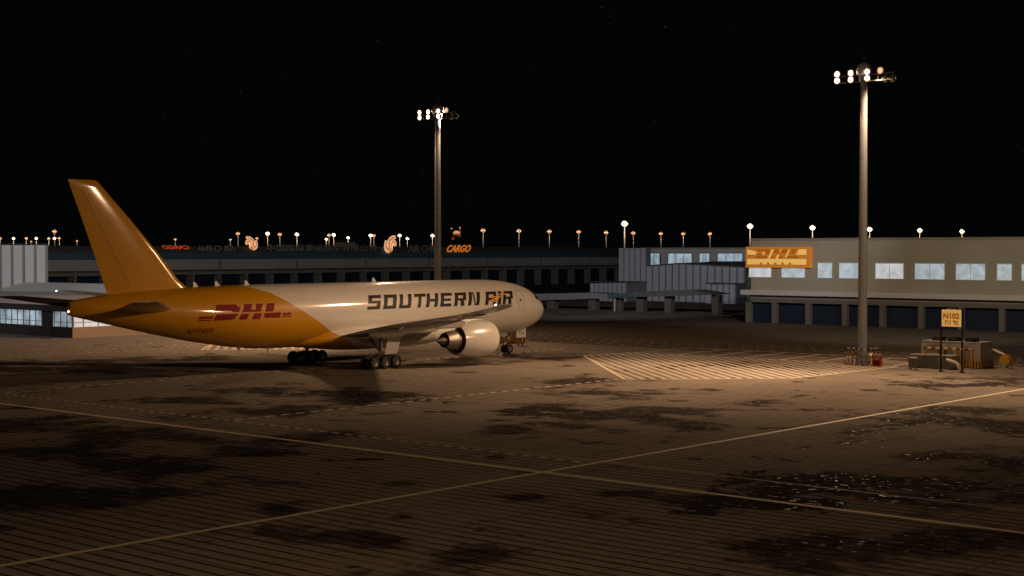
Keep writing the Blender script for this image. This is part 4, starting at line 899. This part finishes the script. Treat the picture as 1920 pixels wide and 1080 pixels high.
# emblem: ribbons as thick curves
def emblem(label, u0, u1, vt, vb, mir):
    yo = 1.0; ua = a_on(HB+yo,u0); ub = a_on(HB+yo,u1); Y = NOSE[1]+AX[1]*ua+BX[1]*(HB+yo); z0 = CH-(vb-470)*Y/F; z1 = CH-(vt-470)*Y/F
    r = empty('roof_emblem', G(ua, HB+yo), RB, label, 'emblem')
    def ribbon(mb, pts, wd, x):
        n_ = len(pts); L_, R_ = [], []
        for i in range(n_):
            p = Vector(pts[i]); d = (Vector(pts[min(n_-1,i+1)])-Vector(pts[max(0,i-1)])).normalized(); nn = Vector((-d.y,d.x))*wd*.5*(1 if 0<i<n_-1 else .5); L_.append(p+nn); R_.append(p-nn)
        def P(p, xx): q = 1-p.x if mir else p.x; return (xx, q*(ub-ua), z0+p.y*(z1-z0))
        vs_ = [P(p,x) for p in L_]+[P(p,x) for p in R_]+[P(p,x-.2) for p in L_]+[P(p,x-.2) for p in R_]; f = []
        for i in range(n_-1): f += [(i,i+1,n_+i+1,n_+i),(2*n_+i,2*n_+i+1,3*n_+i+1,3*n_+i),(i,i+1,2*n_+i+1,2*n_+i),(n_+i,n_+i+1,3*n_+i+1,3*n_+i)]
        mb.add(vs_, f)
    arc = lambda cx,cy,rx,ry,t0,t1,n_=10: [(cx+rx*math.cos(math.radians(t0+(t1-t0)*i/n_)), cy+ry*math.sin(math.radians(t0+(t1-t0)*i/n_))) for i in range(n_+1)]
    mb = MB(); ribbon(mb, [(.16,.72),(.15,.45)]+arc(.40,.30,.26,.24,180,270,6)+[(.52,.04)], .24, 0)
    ribbon(mb, [(.98,.97),(.78,.88),(.58,.78),(.46,.66),(.44,.4),(.46,.2)], .32, .0); ribbon(mb, [(.66,.3),(.66,.5)]+arc(.80,.52,.13,.13,180,-60,8), .26, .0); ribbon(mb, [(.66,.5),(.66,.12)], .26, .0)
    mb.build('pale_ribbons', M['logow'], r)
    mb = MB(); ribbon(mb, [(.16,.68),(.16,.42)]+arc(.30,.34,.14,.16,180,330,6)+[(.42,.5),(.42,.68),(.58,.82),(.98,.98)], .09, .03); ribbon(mb, [(.32,.06),(.5,.02),(.68,.1)], .13, .03)
    ribbon(mb, [(.60,.2),(.60,.52)]+arc(.80,.54,.13,.12,170,-60,8), .07, .03); ribbon(mb, [(.55,.66),(.72,.74),(.92,.8)], .07, .03)
    mb.build('orange_ribbons', M['signlit'], r)
emblem('orange and white lit ribbon emblem on the hangar roof beside the mast', 720.5, 742.5, 442.5, 473, False)
emblem('reversed orange and white ribbon emblem just right of the yellow fin', 462, 484, 444, 468, True)

# control tower in the distance
Yt = 1500; r = empty('control_tower', ((856-960)/F*Yt, Yt, 0), 0, 'small distant control tower with an orange lit cab above the hangar roof', 'control tower')
MB().tube((0,0,0),(0,0,22.5),3.4,3.4,20).build('shaft', M['post_c'], r, smooth=True)
for k in range(4): MB().tube((0,0,4+k*4.4),(0,0,5.6+k*4.4),3.5,3.5,20).build('shaft_band', M['beam'], r, smooth=True)
MB().tube((0,0,22.5),(0,0,25.4),4.3,4.3,20).build('gallery', M['darkwall'], r, smooth=True); MB().lathe([(0,2.6),(2,3.4),(2.2,3.4)], (0,0,25.4), 'z', 20, caps=True).build('lower_cab', M['hood'], r, smooth=True)
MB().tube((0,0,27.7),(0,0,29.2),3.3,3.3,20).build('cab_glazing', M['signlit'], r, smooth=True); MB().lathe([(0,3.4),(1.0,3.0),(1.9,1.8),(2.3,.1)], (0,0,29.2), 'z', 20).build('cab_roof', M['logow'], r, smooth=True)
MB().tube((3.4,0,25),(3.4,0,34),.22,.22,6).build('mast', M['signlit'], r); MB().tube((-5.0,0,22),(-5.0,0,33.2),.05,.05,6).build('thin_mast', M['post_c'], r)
MB().tube((3.4,0,34),(3.4,0,35.1),.5,.5,8).build('beacon', M['obst'], r); MB().tube((-5.0,0,33.2),(-5.0,0,34.2),.5,.5,8).build('beacon', M['obst'], r)
MB().box(-4.4,-2.4,-4.5,-4.2,22.6,25.0).build('red_panel', M['signred'], r)

# ------------------------------------------------------------------ low lit building and clad block behind the tail
ca, cb = -22.3, -63.4
r = empty('low_lit_building', G(ca,cb), RB, 'low building with a glowing glazed front behind the tail of the airliner', 'low building')
LL, LD = 34, 30          # extends to -b and +a
MB().box(-LL,-.05,.35,LD,.0,1.42).build('plinth_wall', M['darkwall'], r)
MB().box(-.05,0,.3,LD,.0,1.42).build('lit_side_plinth_wall', M['brownwall'], r); MB().box(-LL,-.05,.3,.348,0,1.42).build('front_skirting', M['darkwall'], r)  # light falling on the side wall is painted in as the browner tone
mb = MB(); mb.box(-LL,-.06,.4,.5,1.425,3.5); g1 = mb.build('front_glazing', M['wing_glow'], r)
mb = MB(); mb.box(-.1,-.06,.5,LD,1.425,3.5); g2 = mb.build('side_glazing', M['winb'], r)
mb = MB(); x = -1.4
while x > -LL: mb.box(x-.06,x+.06,.32,.398,1.425,3.5); x -= 1.55
mb.box(-.22,0.0,.3,.52,1.425,3.5); mb.box(-LL,-.23,.31,.399,2.02,2.08); mb.build('window_frame', M['greydark'], g1)
mb = MB(); y = 2.0
while y < LD: mb.box(-.058,-.01,y-.06,y+.06,1.425,3.5); y += 2.3
mb.box(-.06,-.008,.53,LD,2.02,2.08); mb.build('window_frame', M['greydark'], g2)
MB().box(-7.1,-4.7,.1,.31,0,3.5).build('dark_doorway', M['darkwall'], r)
MB().box(-LL-.4,.35,-.3,LD+.4,3.503,4.35).build('fascia', M['darkwall'], r)
MB().prism([(-.25,4.353),(LD+.3,4.353),(LD-4,5.35),(5,5.35)], 'x', -LL-.3, .3).build('pitched_roof', M['roofgrey'], r)
# pale roofed wing and tall clad block beyond
q0 = G(45,-150)
Yk = 262.0; Xk = (90-960)/F*Yk
r = empty('clad_block', (Xk, Yk, 0), .31, 'tall grey ribbed clad block at the left edge of the photograph', 'clad block')
clad_wall(r, [(-40,0),(0,0)], 0, [12.75,12.65], 1.95, 'front_wall', 8)
MB().box(-40,.1,-.05,8.1,12.78,12.9).build('roof', M['roofdark'], r)
Yw = 236.0; r = empty('pale_roofed_wing', ((206-960)/F*Yw, Yw, 0), RB, 'low wing with a pale shallow roof between the clad block and the yellow fin', 'low building')
MB().box(-32,-1,.6,12,0,4.5).build('wall', M['darkwall'], r)
mb = MB(); mb.rings([[(-34,0,4.5),(0,0,4.5),(0,12.6,4.5),(-34,12.6,4.5)],[(-34,0,4.8),(0,0,4.8),(0,12.6,4.8),(-34,12.6,4.8)],[(-34,4.5,6.2),(-7,4.5,6.2),(-7,8,6.2),(-34,8,6.2)]]); mb.build('roof', M['roofgrey'], r)
